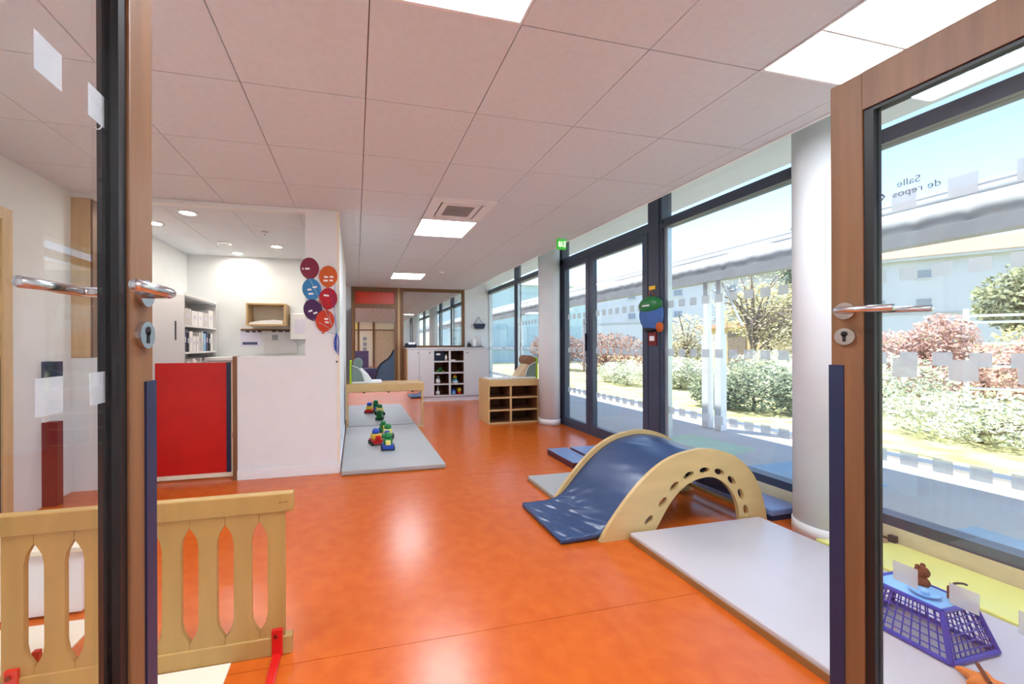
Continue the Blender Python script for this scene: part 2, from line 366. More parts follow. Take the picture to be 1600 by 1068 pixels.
while yy < YE-.1:
    window(k, yy, min(yy+1.77, YE), sq=False); k += 1; yy += 1.77
pd = thing('door_post', 'broad anthracite post between the terrace door and the big window', 'post', (XG, 3.45, 0), kind='structure')
B('post_shaft', 'anth', pd, XG-.03, XG+.1, 3.37, 3.44, 0, 2.95); B('post_shaft', 'anth', pd, XG-.02, XG+.1, 3.445, 3.53, 0, 2.95)
d1 = struct(MB().box(XG-.02, XG+.1, 3.53, 5.36, 2.42, 2.51).box(XG-.02, XG+.1, 3.53, 5.36, 2.89, 2.95).box(XG-.02, XG+.1, 5.28, 5.36, 0, 2.95).box(XG-.03, XG+.1, 3.53, 5.28, 0, .012).build('door_1', 'anth', None))
B('pane', 'glass', d1, XG+.02, XG+.028, 3.53, 5.28, 2.51, 2.89)
for a, b_ in [(3.535, 4.585), (4.595, 5.275)]:
    lf = MB().box(XG-.025, XG+.04, a, a+.075, .015, 2.415).box(XG-.025, XG+.04, b_-.075, b_, .015, 2.415).box(XG-.025, XG+.04, a+.075, b_-.075, 2.335, 2.415).box(XG-.025, XG+.04, a+.075, b_-.075, .015, .125).build('door_leaf', 'anth', d1)
    B('pane', 'glass', lf, XG+.004, XG+.012, a+.075, b_-.075, .125, 2.335)
    for z in (1.62, 1.13, .545):
        y = a+.14
        while y + .04 < b_-.075:
            B('sticker', 'sticker', lf, XG-.001, XG+.0005, y-.037, y+.037, z-.037, z+.037); y += .127
MB().tube([(XG-.025, 4.64, .92), (XG-.07, 4.64, .92)], .008).tube([(XG-.025, 4.64, 1.5), (XG-.07, 4.64, 1.5)], .008).tube([(XG-.07, 4.64, .85), (XG-.07, 4.64, 1.57)], .014).build('pull_bar', 'wmetal', d1, smooth=True)
B('lock_case', 'gasket', d1, XG-.045, XG-.025, 4.655, 4.675, 1.12, 1.36)
B('hinge', 'anth', d1, XG-.05, XG-.02, 5.285, 5.33, 1.45, 1.75)
def column(y, lab):
    o = struct(MB().lathe([(.16, 0), (.16, 2.95)], (2.90, y, 0), 40).build('column', 'wall', None, smooth=False), lab, 'column')
    for p in o.data.polygons: p.use_smooth = len(p.vertices) == 4
    q = MB().lathe([(.161, 0), (.166, 0), (.166, .085), (.161, .088)], (2.90, y, 0), 40).build('column_base', 'white', o)
    for p in q.data.polygons: p.use_smooth = len(p.vertices) == 4
column(1.822, 'thick round white column beside the open oak door leaf')
column(5.36, 'round white column beside the wooden cubby shelf')
column(14.3, 'round white column standing in the room behind the glazed partition')
column(18.6, 'round white column deepest in the room behind the glazed partition')

# ================================================================== OAK DOUBLE DOOR (open leaves)
def leaf(n, x, sgn, yl, lever_y):
    # x: face towards the opening; the leaf lies behind it (away from the camera axis)
    x1 = x + sgn*.045; a, b_ = min(x, x1), max(x, x1); y0 = -.06
    d = struct(MB().box(a, b_, yl-.08, yl, .01, 2.04).build('door_%d' % n, 'oak', None, .003))
    B('door_stile', 'oak', d, a, b_, y0, y0+.08, .01, 2.04); B('door_rail', 'oak', d, a, b_, y0+.08, yl-.08, 1.925, 2.04); B('door_rail', 'oak', d, a, b_, y0+.08, yl-.08, .01, .16)
    g = .022; gx = (a+b_)/2
    bd = MB().box(a+.006, b_-.006, yl-.08-g, yl-.08, .16, 1.925).box(a+.006, b_-.006, y0+.08, y0+.08+g, .16, 1.925).box(a+.006, b_-.006, y0+.08+g, yl-.08-g, 1.925-.012, 1.925).box(a+.006, b_-.006, y0+.08+g, yl-.08-g, .16, .172)
    bd.build('glazing_bead', 'gasket', d)
    B('pane', 'doorglass', d, gx-.004, gx+.004, y0+.08+g, yl-.08-g, .172, 1.913)
    B('finger_guard', 'navy', d, x-sgn*.004, x, yl-.034, yl+.004, .01, 1.15); B('finger_guard', 'navy', d, a, b_, yl, yl+.004, .01, 1.15)
    for fx, s in ((x, -sgn), (x1, sgn)):
        yy = yl-.04
        MB().tube([(fx, yy, 1.32), (fx+s*.010, yy, 1.32)], .026, 24).build('handle_rose', 'chrome', d)
        MB().tube([(fx, yy, 1.24), (fx+s*.010, yy, 1.24)], .026, 24).build('lock_rose', 'chrome', d)
        MB().tube([(fx+s*.0085, yy, 1.248), (fx+s*.0112, yy, 1.248)], .0085, 16).box(*sorted((fx+s*.0085, fx+s*.0112)), yy-.004, yy+.004, 1.224, 1.246).build('keyhole', 'gasket', d)
        pts = [(fx+s*.010, yy, 1.32), (fx+s*.035, yy, 1.32), (fx+s*.046, yy-.003, 1.32), (fx+s*.053, yy-.012, 1.32), (fx+s*.054, yy-.03, 1.32), (fx+s*.054, yy-.135, 1.318)]
        MB().tube(pts, .0095, 16).build('lever_handle', 'chrome', d, smooth=True)
    for z in (1.626, 1.148, .56):
        y = yl-.155 if sgn > 0 else yl-.118
        while y > y0+.14:
            B('sticker', 'sticker', d, gx+sgn*.0045, gx+sgn*.0055, y-.025, y+.025, z-.027, z+.027); y -= .108
    return d, gx
dr, gxr = leaf(8, 1.50, 1, .93, 0)
dl, gxl = leaf(7, -.40, -1, .88, 0)
# lettering on the far side of the right leaf, read from outside, so it shows mirrored from here
for body, yb, z, sz in (('Salle', .741, 1.668, .027), ('de repos', .703, 1.641, .0265)):
    me = text_mesh('lettering', body, sz)
    remap(me, lambda c: Vector((gxr+.0043+c.z*.2, yb + c.x*1.0, z + c.y)))
    link('lettering', me, 'letter', dr)
MB().prism([(.828, 1.667), (.818, 1.652), (.828, 1.637), (.824, 1.637), (.813, 1.652), (.824, 1.667)], 'yz', gxr+.0041, gxr+.0044).build('lettering', 'letter', dr)
MB().tube([(gxl+.004, .735+.022*math.cos(t), 1.60+.022*math.sin(t)) for t in [PI*.5-PI*k/10 for k in range(11)]], .0008, 6).build('lettering', 'sticker', dl)

# ================================================================== CEILING FIXTURES
names = {(1, -1): 'square ceiling light panel over the orange floor between the two open door leaves', (4, -1): 'double ceiling light panel above the open right oak door leaf', (2, 4): 'square ceiling light panel next to the ceiling air conditioner',
         (2, 9): 'square ceiling light panel in front of the red transom partition', (-2, -1): 'square ceiling light panel over the wooden baby gate corner'}
for (i, j), lab in names.items():
    x0, y0 = GX(i), GY(j)
    t = thing('ceiling_light', lab, 'light', (x0+.3, y0+.3, CEIL), 'ceiling light panels')
    z0, z1 = CEIL-.004, CEIL+.012
    MB().box(x0+.002, x0+.598, y0+.002, y0+.014, z0, z1).box(x0+.002, x0+.598, y0+.586, y0+.598, z0, z1).box(x0+.002, x0+.014, y0+.014, y0+.586, z0, z1).box(x0+.586, x0+.598, y0+.014, y0+.586, z0, z1).build('light_frame', 'white', t)
    if (i, j) == (4, -1):
        B('divider', 'white', t, x0+.014, x0+.586, y0+.352, y0+.362, z0, z1)
        B('diffuser', 'diff', t, x0+.014, x0+.586, y0+.362, y0+.586, CEIL, z1); B('diffuser', 'diff', t, x0+.014, x0+.586, y0+.014, y0+.352, CEIL, z1)
    else: B('diffuser', 'diff', t, x0+.014, x0+.586, y0+.014, y0+.586, CEIL, z1)
for x in (-1.4, .6, 2.0):  # unseen panels added behind the camera to supply light
    t = thing('corridor_fill_light', 'unseen fill light panel added in the corridor outside the double door', 'light', (x, -1.3, CEIL), 'added corridor fill panels')
    B('diffuser', 'diff', t, x-.29, x+.29, -1.59, -1.01, CEIL-.012, CEIL-.002); B('light_frame', 'white', t, x-.3, x+.3, -1.6, -1.0, CEIL-.002, CEIL)
for k, (x, y) in enumerate([(-.95, 11.5), (-.95, 14.5), (-.95, 17.5), (-.95, 20.5)]):  # panels added out of view to brighten the next room
    t = thing('far_fill_light', 'hidden fill light panel added in the room behind the glazed partition', 'light', (x, y, CEIL), 'added fill panels of the next room')
    B('diffuser', 'diff', t, x-.29, x+.29, y-.29, y+.29, CEIL-.012, CEIL-.002); B('light_frame', 'white', t, x-.3, x+.3, y-.3, y+.3, CEIL-.002, CEIL)
x0, y0 = GX(2), GY(3)
ac = thing('air_conditioner', 'white ceiling cassette air conditioner with grey centre grille', 'air conditioner', (x0+.3, y0+.3, CEIL))
MB().box(x0+.004, x0+.596, y0+.004, y0+.10, CEIL-.012, CEIL+.01).box(x0+.004, x0+.596, y0+.50, y0+.596, CEIL-.012, CEIL+.01).box(x0+.004, x0+.10, y0+.10, y0+.50, CEIL-.012, CEIL+.01).box(x0+.50, x0+.596, y0+.10, y0+.50, CEIL-.012, CEIL+.01).build('frame', 'white', ac, .004)
B('slot_backing', 'gasket', ac, x0+.1, x0+.5, y0+.1, y0+.5, CEIL+.004, CEIL+.012)
MB().box(x0+.115, x0+.485, y0+.115, y0+.485, CEIL-.01, CEIL+.004).build('grille_frame', 'white', ac, .004)
B('grille', 'grille', ac, x0+.17, x0+.43, y0+.17, y0+.43, CEIL-.013, CEIL-.0105)
for k in range(12): B('grille_bar', 'greyline', ac, x0+.17, x0+.43, y0+.175+k*.0215, y0+.181+k*.0215, CEIL-.015, CEIL-.0131)
sm = thing('smoke_detector', 'small white round smoke detector on the ceiling tiles', 'smoke detector', (1.48, 6.54, CEIL))
MB().lathe([(.05, 0), (.05, -.015), (.04, -.035), (.02, -.042)], (1.48, 6.54, CEIL), 24).build('housing', 'white', sm, smooth=True); MB().lathe([(.018, -.04), (.018, -.046)], (1.48, 6.54, CEIL)).build('vent', 'greyline', sm)
for x, y, lab, g in [(-1.58, 4.13, 'recessed ceiling downlight with dark slots at the office opening', 1), (-1.61, 5.28, 'recessed ceiling downlight in the middle of the office ceiling', 0), (-1.0, 5.31, 'lit white ceiling downlight above the office wall shelf', 1), (-1.6, 5.80, 'recessed downlight washing the office back wall', 1), (-2.05, 4.55, 'lit downlight behind the oak doorway post', 1)]:
    t = thing('downlight', lab, 'light', (x, y, CEIL), 'office downlights')
    MB().lathe([(.060, .0), (.085, .0), (.085, -.006), (.062, -.008), (.060, -.002)], (x, y, CEIL), 28).build('trim_ring', 'chrome', t)
    MB().lathe([(.001, -.004), (.060, -.004), (.060, -.001)], (x, y, CEIL), 24).build('lamp', 'spot' if g else 'white', t)
t = thing('office_sensor', 'small white ceiling sensor between the office downlights', 'sensor', (-1.0, 4.65, CEIL))
MB().lathe([(.04, 0), (.038, -.02), (.02, -.03)], (-1.0, 4.65, CEIL), 20).build('housing', 'white', t, smooth=True); MB().ball((-1.0, 4.65, CEIL-.03), .012).build('lens', 'greyline', t)
ex = thing('exit_sign', 'green lit exit sign hanging below the ceiling at the terrace door', 'sign', (2.42, 4.16, 2.36))
B('sign_box', 'exit', ex, 2.36, 2.48, 4.155, 4.18, 2.355, 2.48, bevel=.004); B('bracket', 'white', ex, 2.40, 2.44, 4.16, 4.175, 2.48, 2.50)
MB().box(2.375, 2.40, 4.152, 4.155, 2.385, 2.45).box(2.445, 2.468, 4.152, 4.155, 2.38, 2.455).box(2.41, 2.428, 4.152, 4.155, 2.40, 2.44).box(2.414, 2.424, 4.152, 4.155, 2.442, 2.452).box(2.404, 2.412, 4.152, 4.155, 2.38, 2.40).box(2.426, 2.434, 4.152, 4.155, 2.385, 2.402).build('pictogram', 'exitp', ex)

# ================================================================== BABY GATE (bottom left)
GYY = 1.62
gt = thing('baby_gate', 'birch baby gate with upright slats and pointed slots', 'gate', (-.75, GYY, 0))
B('top_rail', 'ply', gt, -1.40, -.245, GYY-.016, GYY+.022, .562, .635, bevel=.004); B('bottom_rail', 'ply', gt, -1.40, -.25, GYY-.016, GYY+.016, .0, .072, bevel=.004)
xs = [-.276, -.37, -.492, -.614, -.736, -.858, -.98, -1.10, -1.195]
for a, b_ in zip(xs[:-1], xs[1:]):
    L, Rr = b_, a; l = b_ > -1.19; r = a < -.28; c = .030; P = []
    P += [(L+.001, .072)]
    P += [(Rr-.001, .072)]
    if r: P += [(Rr-.001, .095), (Rr-.012, .112), (Rr-.024, .135), (Rr-c, .17), (Rr-c, .455), (Rr-.024, .49), (Rr-.012, .513), (Rr-.001, .53)]
    P += [(Rr-.001, .562), (L+.001, .562)]
    if l: P += [(L+.001, .53), (L+.012, .513), (L+.024, .49), (L+c, .455), (L+c, .17), (L+.024, .135), (L+.012, .112), (L+.001, .095)]
    me = curve_mesh('slat', [P], .011); remap(me, lambda q: Vector((q.x, GYY - q.z, q.y))); link('slat', me, 'ply', gt, .0015)
MB().tube([(-.292, GYY-.021, .602), (-.292, GYY-.016, .602)], .005, 12).box(-.285, -.262, GYY-.0168, GYY-.016, .598, .604).build('maker_mark', 'matedge', gt)
for x, lab in ((-.305, 0), (-1.16, 1)):
    f = MB().box(x-.02, x+.02, GYY-.022, GYY+.022, .0, .105).box(x-.016, x+.016, GYY-.36, GYY-.022, .0, .014).box(x-.012, x+.012, GYY+.022, GYY+.10, 0, .014).box(x-.012, x+.012, GYY+.08, GYY+.10, .014, .09).build('foot_clamp', 'redp', gt, .003)
    MB().tube([(x-.005, GYY-.022, .082), (x-.005, GYY-.028, .082)], .008, 12).build('clamp_bolt', 'darkred', f)
tag(MB().prism([(-2.28, .95), (-.47, .95), (-.47, 1.60), (-1.12, 1.60), (-1.12, 2.0), (-2.28, 2.0)], 'xy', 0, .006).build('floor_rug', 'cream', None), 'flat cream rug lying around the birch baby gate', 'rug')
lc = thing('low_bench', 'low white bench standing behind the baby gate', 'bench', (-1.6, 2.2, 0))
B('bench_body', 'white', lc, -2.05, -1.22, 2.05, 2.38, .012, .29, bevel=.004); B('bench_top', 'cream', lc, -2.07, -1.20, 2.03, 2.40, .29, .315, bevel=.004); B('plinth', 'greyline', lc, -2.0, -1.26, 2.09, 2.36, 0, .012)
# panelled door in the left wall seen through the left leaf
d9 = struct(B('door_9', 'cream', None, XL, XL+.05, 2.05, 3.05, .01, 2.05, bevel=.003))
for q in [(1.97, 2.05), (3.05, 3.13)]: B('door_frame', 'oakpale', d9, XL, XL+.07, q[0], q[1], 0, 2.13)
B('door_frame', 'oakpale', d9, XL, XL+.07, 2.05, 3.05, 2.05, 2.13)
B('finger_guard', 'navy', d9, XL+.05, XL+.06, 3.02, 3.13, 0, 1.15)
cg = thing('reflection_strip', 'dark red and navy strip on the left wall in place of a glass reflection', 'reflection', (-2.27, 3.5, 0)); B('red_panel', 'darkred', cg, XL, -2.22, 3.47, 3.53, 0, .64); B('navy_block', 'navy', cg, XL, -2.22, 3.47, 3.53, .95, 1.10); B('backing_strip', 'white', cg, XL, XL+.02, 3.47, 3.53, .64, .95)  # solid strip stands in for a reflection in the door glass
for z in (1.32, 1.22): MB().tube([(XL+.05, 2.98, z), (XL+.06, 2.98, z)], .027, 20).build('handle_rose', 'chrome', d9)
MB().tube([(XL+.06, 2.98, 1.32), (XL+.10, 2.98, 1.32), (XL+.108, 2.96, 1.32), (XL+.108, 2.84, 1.32)], .009).build('lever_handle', 'chrome', d9, smooth=True)

# red half gate of the office
rg = thing('half_door', 'red half height door at the office counter', 'half door', (-1.44, 3.9, 0))
B('door_panel', 'red', rg, -1.745, -1.165, 3.865, 3.895, .05, 1.06, bevel=.002); B('edge_guard', 'navy', rg, -1.165, -1.128, 3.862, 3.897, .05, 1.062); B('bottom_strip', 'cream', rg, -1.76, -1.10, 3.86, 3.90, .012, .05)
B('closing_post', 'cream', rg, -1.126, -1.088, 3.865, 3.895, .012, 1.06); B('latch', 'chrome', rg, -1.126, -1.09, 3.855, 3.865, .37, .42); B('hinge', 'chrome', rg, -1.775, -1.745, 3.86, 3.88, .25, .33); B('hinge', 'chrome', rg, -1.775, -1.745, 3.86, 3.88, .8, .88)

# ================================================================== OFFICE BEHIND THE LOW WALL
oc = thing('tall_cabinet', 'tall grey office cabinet with open shelves at its right side', 'cabinet', (-2.1, 5.3, 0))
OX0, OX1 = XL+.005, -1.93
B('side_panel', 'grey', oc, OX0, OX1, 4.93, 4.955, 0, 1.80); B('side_panel', 'white', oc, OX0, OX1, 5.98, 6.0, 0, 1.80); B('back_panel', 'white', oc, OX0, OX0+.02, 4.955, 5.98, 0, 1.8); B('top_panel', 'white', oc, OX0, OX1, 4.93, 6.0, 1.80, 1.83)
for z in (.02, .42, .78, 1.12, 1.44): B('shelf', 'white', oc, OX0+.02, OX1-.005, 4.955, 5.98, z, z+.022)
B('handle', 'ink', oc, OX1-.09, OX1-.078, 4.92, 4.93, 1.28, 1.50)
B('sliding_rail', 'greyline', oc, OX1-.02, OX1, 4.955, 5.98, 1.775, 1.80)
cols = ['paper', 'white', 'inkblue', 'paper', 'grey', 'ink', 'paper', 'skyblue']
for lev, z in enumerate((.802, 1.142, 1.462)):
    y = 5.0; k = 0
    while y < 5.9:
        w = random.uniform(.035, .09) if lev < 2 else random.uniform(.14, .2); hgt = random.uniform(.18, .27) if lev < 2 else random.uniform(.18, .24)
        if y+w > 5.95: break
        cc = cols[(k*3+lev*2) % len(cols)] if lev == 1 else ('paper' if k % 3 else 'grey')
        nm = 'binder' if lev < 2 else 'storage_box'; cn = {'paper': 'white', 'white': 'glossy white', 'inkblue': 'slate blue', 'grey': 'grey', 'ink': 'black', 'skyblue': 'sky blue'}[cc]
        wherez = ('middle', 'upper', 'top')[lev]
        t = thing(nm, cn + {0: ' %s on the middle shelf of the tall office cabinet', 1: ' %s on the upper shelf of the tall office cabinet', 2: ' %s under the top of the tall office cabinet'}[lev] % ('binder' if lev < 2 else 'storage box'), 'binder' if lev < 2 else 'box', (OX1-.1, y+w/2, z), {0: 'binders on the middle cabinet shelf', 1: 'binders on the upper cabinet shelf', 2: 'boxes on the top cabinet shelf'}[lev])
        B('body', cc, t, OX1-.24, OX1-.02, y, y+w, z, z+hgt, bevel=.002); B('label_patch', 'lilacpaper', t, OX1-.0205, OX1-.019, y+w*.25, y+w*.75, z+hgt*.45, z+hgt*.7)
        y += w + random.uniform(.004, .03); k += 1
ct = thing('office_counter', 'white office worktop along the back wall', 'counter', (-1.2, 5.7, 0))
B('worktop', 'white', ct, -1.90, -.47, 5.45, YB-.005, 1.02, 1.06, bevel=.004); B('front_panel', 'white', ct, -1.88, -.47, 5.50, 5.53, .08, 1.02); B('plinth', 'greyline', ct, -1.88, -.47, 5.55, 5.57, 0, .08)
ws = thing('wall_shelf_box', 'pale wooden wall cubby above the office worktop', 'shelf', (-1.2, 5.9, 1.49))
bx0, bx1, by0, by1, bz0, bz1 = -1.47, -.96, 5.70, YB-.002, 1.49, 1.80
B('shelf_side', 'oakpale', ws, bx0, bx0+.02, by0, by1, bz0, bz1); B('shelf_side', 'oakpale', ws, bx1-.02, bx1, by0, by1, bz0, bz1); B('shelf_top', 'oakpale', ws, bx0+.02, bx1-.02, by0, by1, bz1-.02, bz1); B('shelf_bottom', 'oakpale', ws, bx0+.02, bx1-.02, by0, by1, bz0, bz0+.02); B('shelf_back', 'cream', ws, bx0+.02, bx1-.02, by1-.02, by1, bz0+.02, bz1-.02)
tag(MB().prism([(-1.44, 1.511), (-1.0, 1.511), (-1.0, 1.56), (-1.12, 1.575), (-1.28, 1.56), (-1.44, 1.535)], 'xz', 5.73, 5.95).build('paper_pile', 'paper', None), 'heap of white paper inside the wall cubby', 'paper')
t = thing('pin_rail', 'wooden pin rail with clipped notices below the wall cubby', 'rail', (-1.25, 6.0, 1.43)); B('rail', 'oak', t, -1.62, -.95, 6.0, YB-.001, 1.425, 1.455)
for k in range(3): B('clip', 'ink', t, -1.55+k*.08, -1.50+k*.08, 5.994, 6.0, 1.405, 1.43)
for k in range(3): B('clip', 'ink', t, -1.20+k*.09, -1.14+k*.09, 5.994, 6.0, 1.41, 1.435)
n1 = thing('wall_notice', 'lilac notice sheet with a dark bar hanging from the pin rail', 'notice', (-1.45, 6.02, 1.2)); B('sheet', 'lilacpaper', n1, -1.63, -1.34, 6.02, 6.024, 1.20, 1.42); B('print_bar', 'inkblue', n1, -1.60, -1.40, 6.018, 6.0199, 1.225, 1.265); B('print_bar', 'greyline', n1, -1.33+.0, -1.335+.04, 6.0, 6.0001, 1.2, 1.2001)
n2 = thing('wall_poster', 'grey poster with a small dark square hanging from the pin rail', 'poster', (-1.1, 6.02, 1.1)); B('sheet', 'grey', n2, -1.30, -.85, 6.014, 6.018, 1.09, 1.42); B('print_mark', 'greyline', n2, -1.20, -1.12, 6.011, 6.0139, 1.29, 1.37)
n3 = thing('paper_dispenser', 'white wall mounted paper dispenser beside the wall cubby', 'dispenser', (-.80, 5.95, 1.3)); B('housing', 'white', n3, -.93, -.62, 5.90, YB-.001, 1.30, 1.68, bevel=.012); B('inlay', 'lilacpaper', n3, -.87, -.70, 5.895, 5.9, 1.38, 1.60); B('bottom_lip', 'greyline', n3, -.92, -.63, 5.91, 6.0, 1.285, 1.30)

# ================================================================== PAPER BALLOONS ON THE PIER
def egg(n=28, w=.085, hh=.104):
    P = []
    for k in range(n):
        t = 2*PI*k/n; x = math.sin(t)*w; z = math.cos(t)*hh
        if z < 0: x *= 1 - .22*(z/hh)**2
        P.append((x, z))
    return P
def balloon(x, z, rot, m, lab, marks, d):
    t = thing('paper_balloon', lab, 'paper balloon', (x, 3.765, z), 'paper balloons on the white pier')
    c, s = math.cos(rot), math.sin(rot); Rr = lambda p: (x + p[0]*c - p[1]*s, z + p[0]*s + p[1]*c)
    y = 3.768 - d*.003
    MB().prism([Rr(p) for p in egg()], 'xz', y-.002, y).build('balloon_disc', m, t); MB().prism([Rr(p) for p in [(-.012, -.122), (.012, -.122), (.003, -.100), (-.003, -.100)]], 'xz', y-.002, y).build('knot', m, t)
    for (mx, mz, mw) in marks: MB().prism([Rr(p) for p in [(mx-mw, mz-.008), (mx+mw, mz-.008), (mx+mw, mz+.008), (mx-mw, mz+.008)]], 'xz', y-.0028, y-.0021).build('name_strip', 'paper', t)
balloon(-.420, 1.935, .05, 'plum', 'plum paper balloon at the top of the balloon bunch', [(-.02, 0, .02), (-.06, .0, .006)], 1)
balloon(-.252, 1.866, -.05, 'borange', 'orange paper balloon beside the plum one', [(-.02, -.005, .018), (.03, .0, .016), (-.022, -.04, .02), (.028, -.035, .016)], 1)
balloon(-.402, 1.74, .1, 'bblue', 'blue paper balloon under the plum one', [(-.02, .0, .018), (.03, .02, .02), (-.01, -.04, .022)], 2)
balloon(-.254, 1.655, -.1, 'bred', 'crimson paper balloon under the orange one', [(-.02, .03, .024)], 2)
balloon(-.390, 1.545, .3, 'bpurple', 'purple paper balloon under the blue one', [(-.025, .0, .018), (.012, -.03, .018)], 3)
balloon(-.283, 1.445, -.15, 'bredorange', 'vermilion paper balloon at the bottom of the bunch', [(.008, .02, .016), (.02, -.01, .018)], 4)
rb = thing('ribbon_bunch', 'blue tasselled ribbon holding the balloon strings on the pier corner', 'ribbon', (-.175, 3.76, 1.1))
for k, (x, z) in enumerate([(-.42, 1.84), (-.25, 1.77), (-.25, 1.56), (-.28, 1.35), (-.39, 1.46), (-.19, 1.8)]):
    q = spline([(x, 3.758, z), ((x-.18)/2-.0+.02*math.sin(k*2), 3.752, (z+1.32)/2), (-.178, 3.752, 1.32)], 6)
    MB().tube(q, .0018, 6).build('string', 'ribbonblue' if k % 2 else 'ribbonpale', rb)
for k in range(9):
    dx = random.uniform(-.028, .028); MB().tube(spline([(-.178, 3.752, 1.33), (-.178+dx, 3.748, 1.26), (-.178+dx*.7, 3.752, 1.18-random.random()*.06)], 5), .004, 6).build('tassel_strand', 'ribbonblue', rb)
for k in range(4):
    dx = .01 + k*.012; MB().tube(spline([(-.178, 3.752, 1.32), (-.178+dx, 3.75, 1.44), (-.178+dx*.5, 3.752, 1.62+k*.05)], 5), .0022, 6).build('curl', 'ribbonpale', rb)
t = thing('wall_hook', 'small dark wall hook on the white pier below the ribbon', 'hook', (-.175, 3.75, 1.06)); MB().tube([(-.175, 3.77, 1.06), (-.175, 3.75, 1.06)], .006).build('peg', 'ink', t); MB().ball((-.175, 3.748, 1.06), .009).build('peg_head', 'ink', t)

# ================================================================== MIRROR UNIT, MAT, TOY TRAIN
mm = thing('play_mat', 'grey padded floor mat in front of the low mirror', 'mat', (.35, 4.65, 0))
MB().box(-.135, .86, 3.65, 5.585, .008, .05).build('mat_pad', 'greymat', mm, .008); B('mat_underside', 'matedge', mm, -.13, .855, 3.655, 5.58, 0, .008)
mu = thing('mirror_bench', 'low birch framed floor mirror with a deep wooden top', 'mirror', (.42, 5.8, 0))
B('mirror_plate', 'mirror', mu, -.105, .945, 5.602, 5.606, .02, .535); B('backing_board', 'beech', mu, -.11, .95, 5.607, 5.62, .0, .54)
B('top_box', 'beech', mu, -.14, .99, 5.585, 6.02, .54, .655, bevel=.006); B('post', 'beech', mu, .948, .975, 5.59, 6.0, 0, .54); B('post', 'beech', mu, -.135, -.108, 5.59, 6.0, 0, .54); B('bottom_rail', 'beech', mu, -.108, .948, 5.59, 5.602, 0, .02); B('foot', 'beech', mu, .86, .975, 5.56, 5.59, 0, .022)
for k in range(3): B('mirror_clip', 'gasket', mu, .1+k*.35, .13+k*.35, 5.598, 5.602, .52, .535)
def bouncer(x, y, z, s, lab):
    # s=+1: seat opens towards +x
    t = thing('baby_bouncer', lab, 'baby seat', (x, y, z))
    X = lambda a: x + s*a
    def bx(a, b_, *r): 
        q = sorted((X(a), X(b_))); return (q[0], q[1], *r)
    B('back_board', 'lime', t, *bx(-.03, .0, y-.16, y+.16, z+.0, z+.33), bevel=.01); B('base_tray', 'whitefab', t, *bx(.0, .44, y-.15, y+.15, z, z+.03), bevel=.01)
    MB().prism([(X(.0), z+.03), (X(.18), z+.03), (X(.14), z+.16), (X(.09), z+.22), (X(.0), z+.25)], 'xz', y-.15, y-.12).build('side_bolster', 'greygreen', t, .01)
    MB().prism([(X(.0), z+.03), (X(.18), z+.03), (X(.14), z+.16), (X(.09), z+.22), (X(.0), z+.25)], 'xz', y+.12, y+.15).build('side_bolster', 'greygreen', t, .01)
    MB().prism([(X(.02), z+.03), (X(.30), z+.03), (X(.24), z+.12), (X(.12), z+.24), (X(.02), z+.26)], 'xz', y-.118, y+.118).build('seat_pad', 'beige' if s < 0 else 'whitefab', t, .012)
    MB().tube([(X(.09), y-.15, z+.29), (X(.09), y+.15, z+.29)], .075, 20).build('headrest', 'greygreen' if s > 0 else 'brownfab', t, .01)
    MB().tube(spline([(X(.19), y-.152, z+.03), (X(.145), y-.154, z+.165), (X(.09), y-.154, z+.225), (X(.0), y-.154, z+.26)], 5), .006, 8).build('piping', 'white', t, smooth=True)
bouncer(-.06, 5.82, .655, 1, 'grey green baby seat with lime back on the mirror bench')
# beech cubby
cb = thing('cubby_shelf', 'beech cubby unit with six compartments beside the white column', 'shelf unit', (2.4, 5.7, 0))
S0, S1, SY0, SY1 = 1.96, 2.80, 5.50, 5.95
for a, b_ in [(S0, S0+.026), (2.315, 2.345), (S1-.026, S1)]: B('upright', 'beech', cb, a, b_, SY0, SY1 if a != 2.315 else SY0+.015, 0, .575)
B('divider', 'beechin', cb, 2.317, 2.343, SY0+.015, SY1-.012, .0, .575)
for a in (S0+.026, S1-.03): B('shade_lining', 'beechin', cb, a, a+.004, SY0+.015, SY1-.012, 0, .575)  # thin dark boards added to darken the compartments
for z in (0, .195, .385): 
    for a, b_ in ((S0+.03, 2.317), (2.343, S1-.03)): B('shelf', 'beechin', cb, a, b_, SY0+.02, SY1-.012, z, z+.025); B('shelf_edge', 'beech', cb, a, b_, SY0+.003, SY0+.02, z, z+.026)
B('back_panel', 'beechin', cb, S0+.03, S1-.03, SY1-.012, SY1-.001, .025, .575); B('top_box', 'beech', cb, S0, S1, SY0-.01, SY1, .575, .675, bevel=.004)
bouncer(2.795, 5.74, .675, -1, 'beige baby seat with brown headrest on the beech cubby')
t = thing('white_tray', 'thin white tray lying on the beech cubby', 'tray', (2.22, 5.72, .675)); B('tray_base', 'white', t, 2.04, 2.33, 5.60, 5.86, .675, .683, bevel=.003); B('tray_rim', 'wmetal', t, 2.03, 2.04, 5.59, 5.87, .675, .70); B('tray_rim', 'wmetal', t, 2.33, 2.34, 5.59, 5.87, .675, .70)
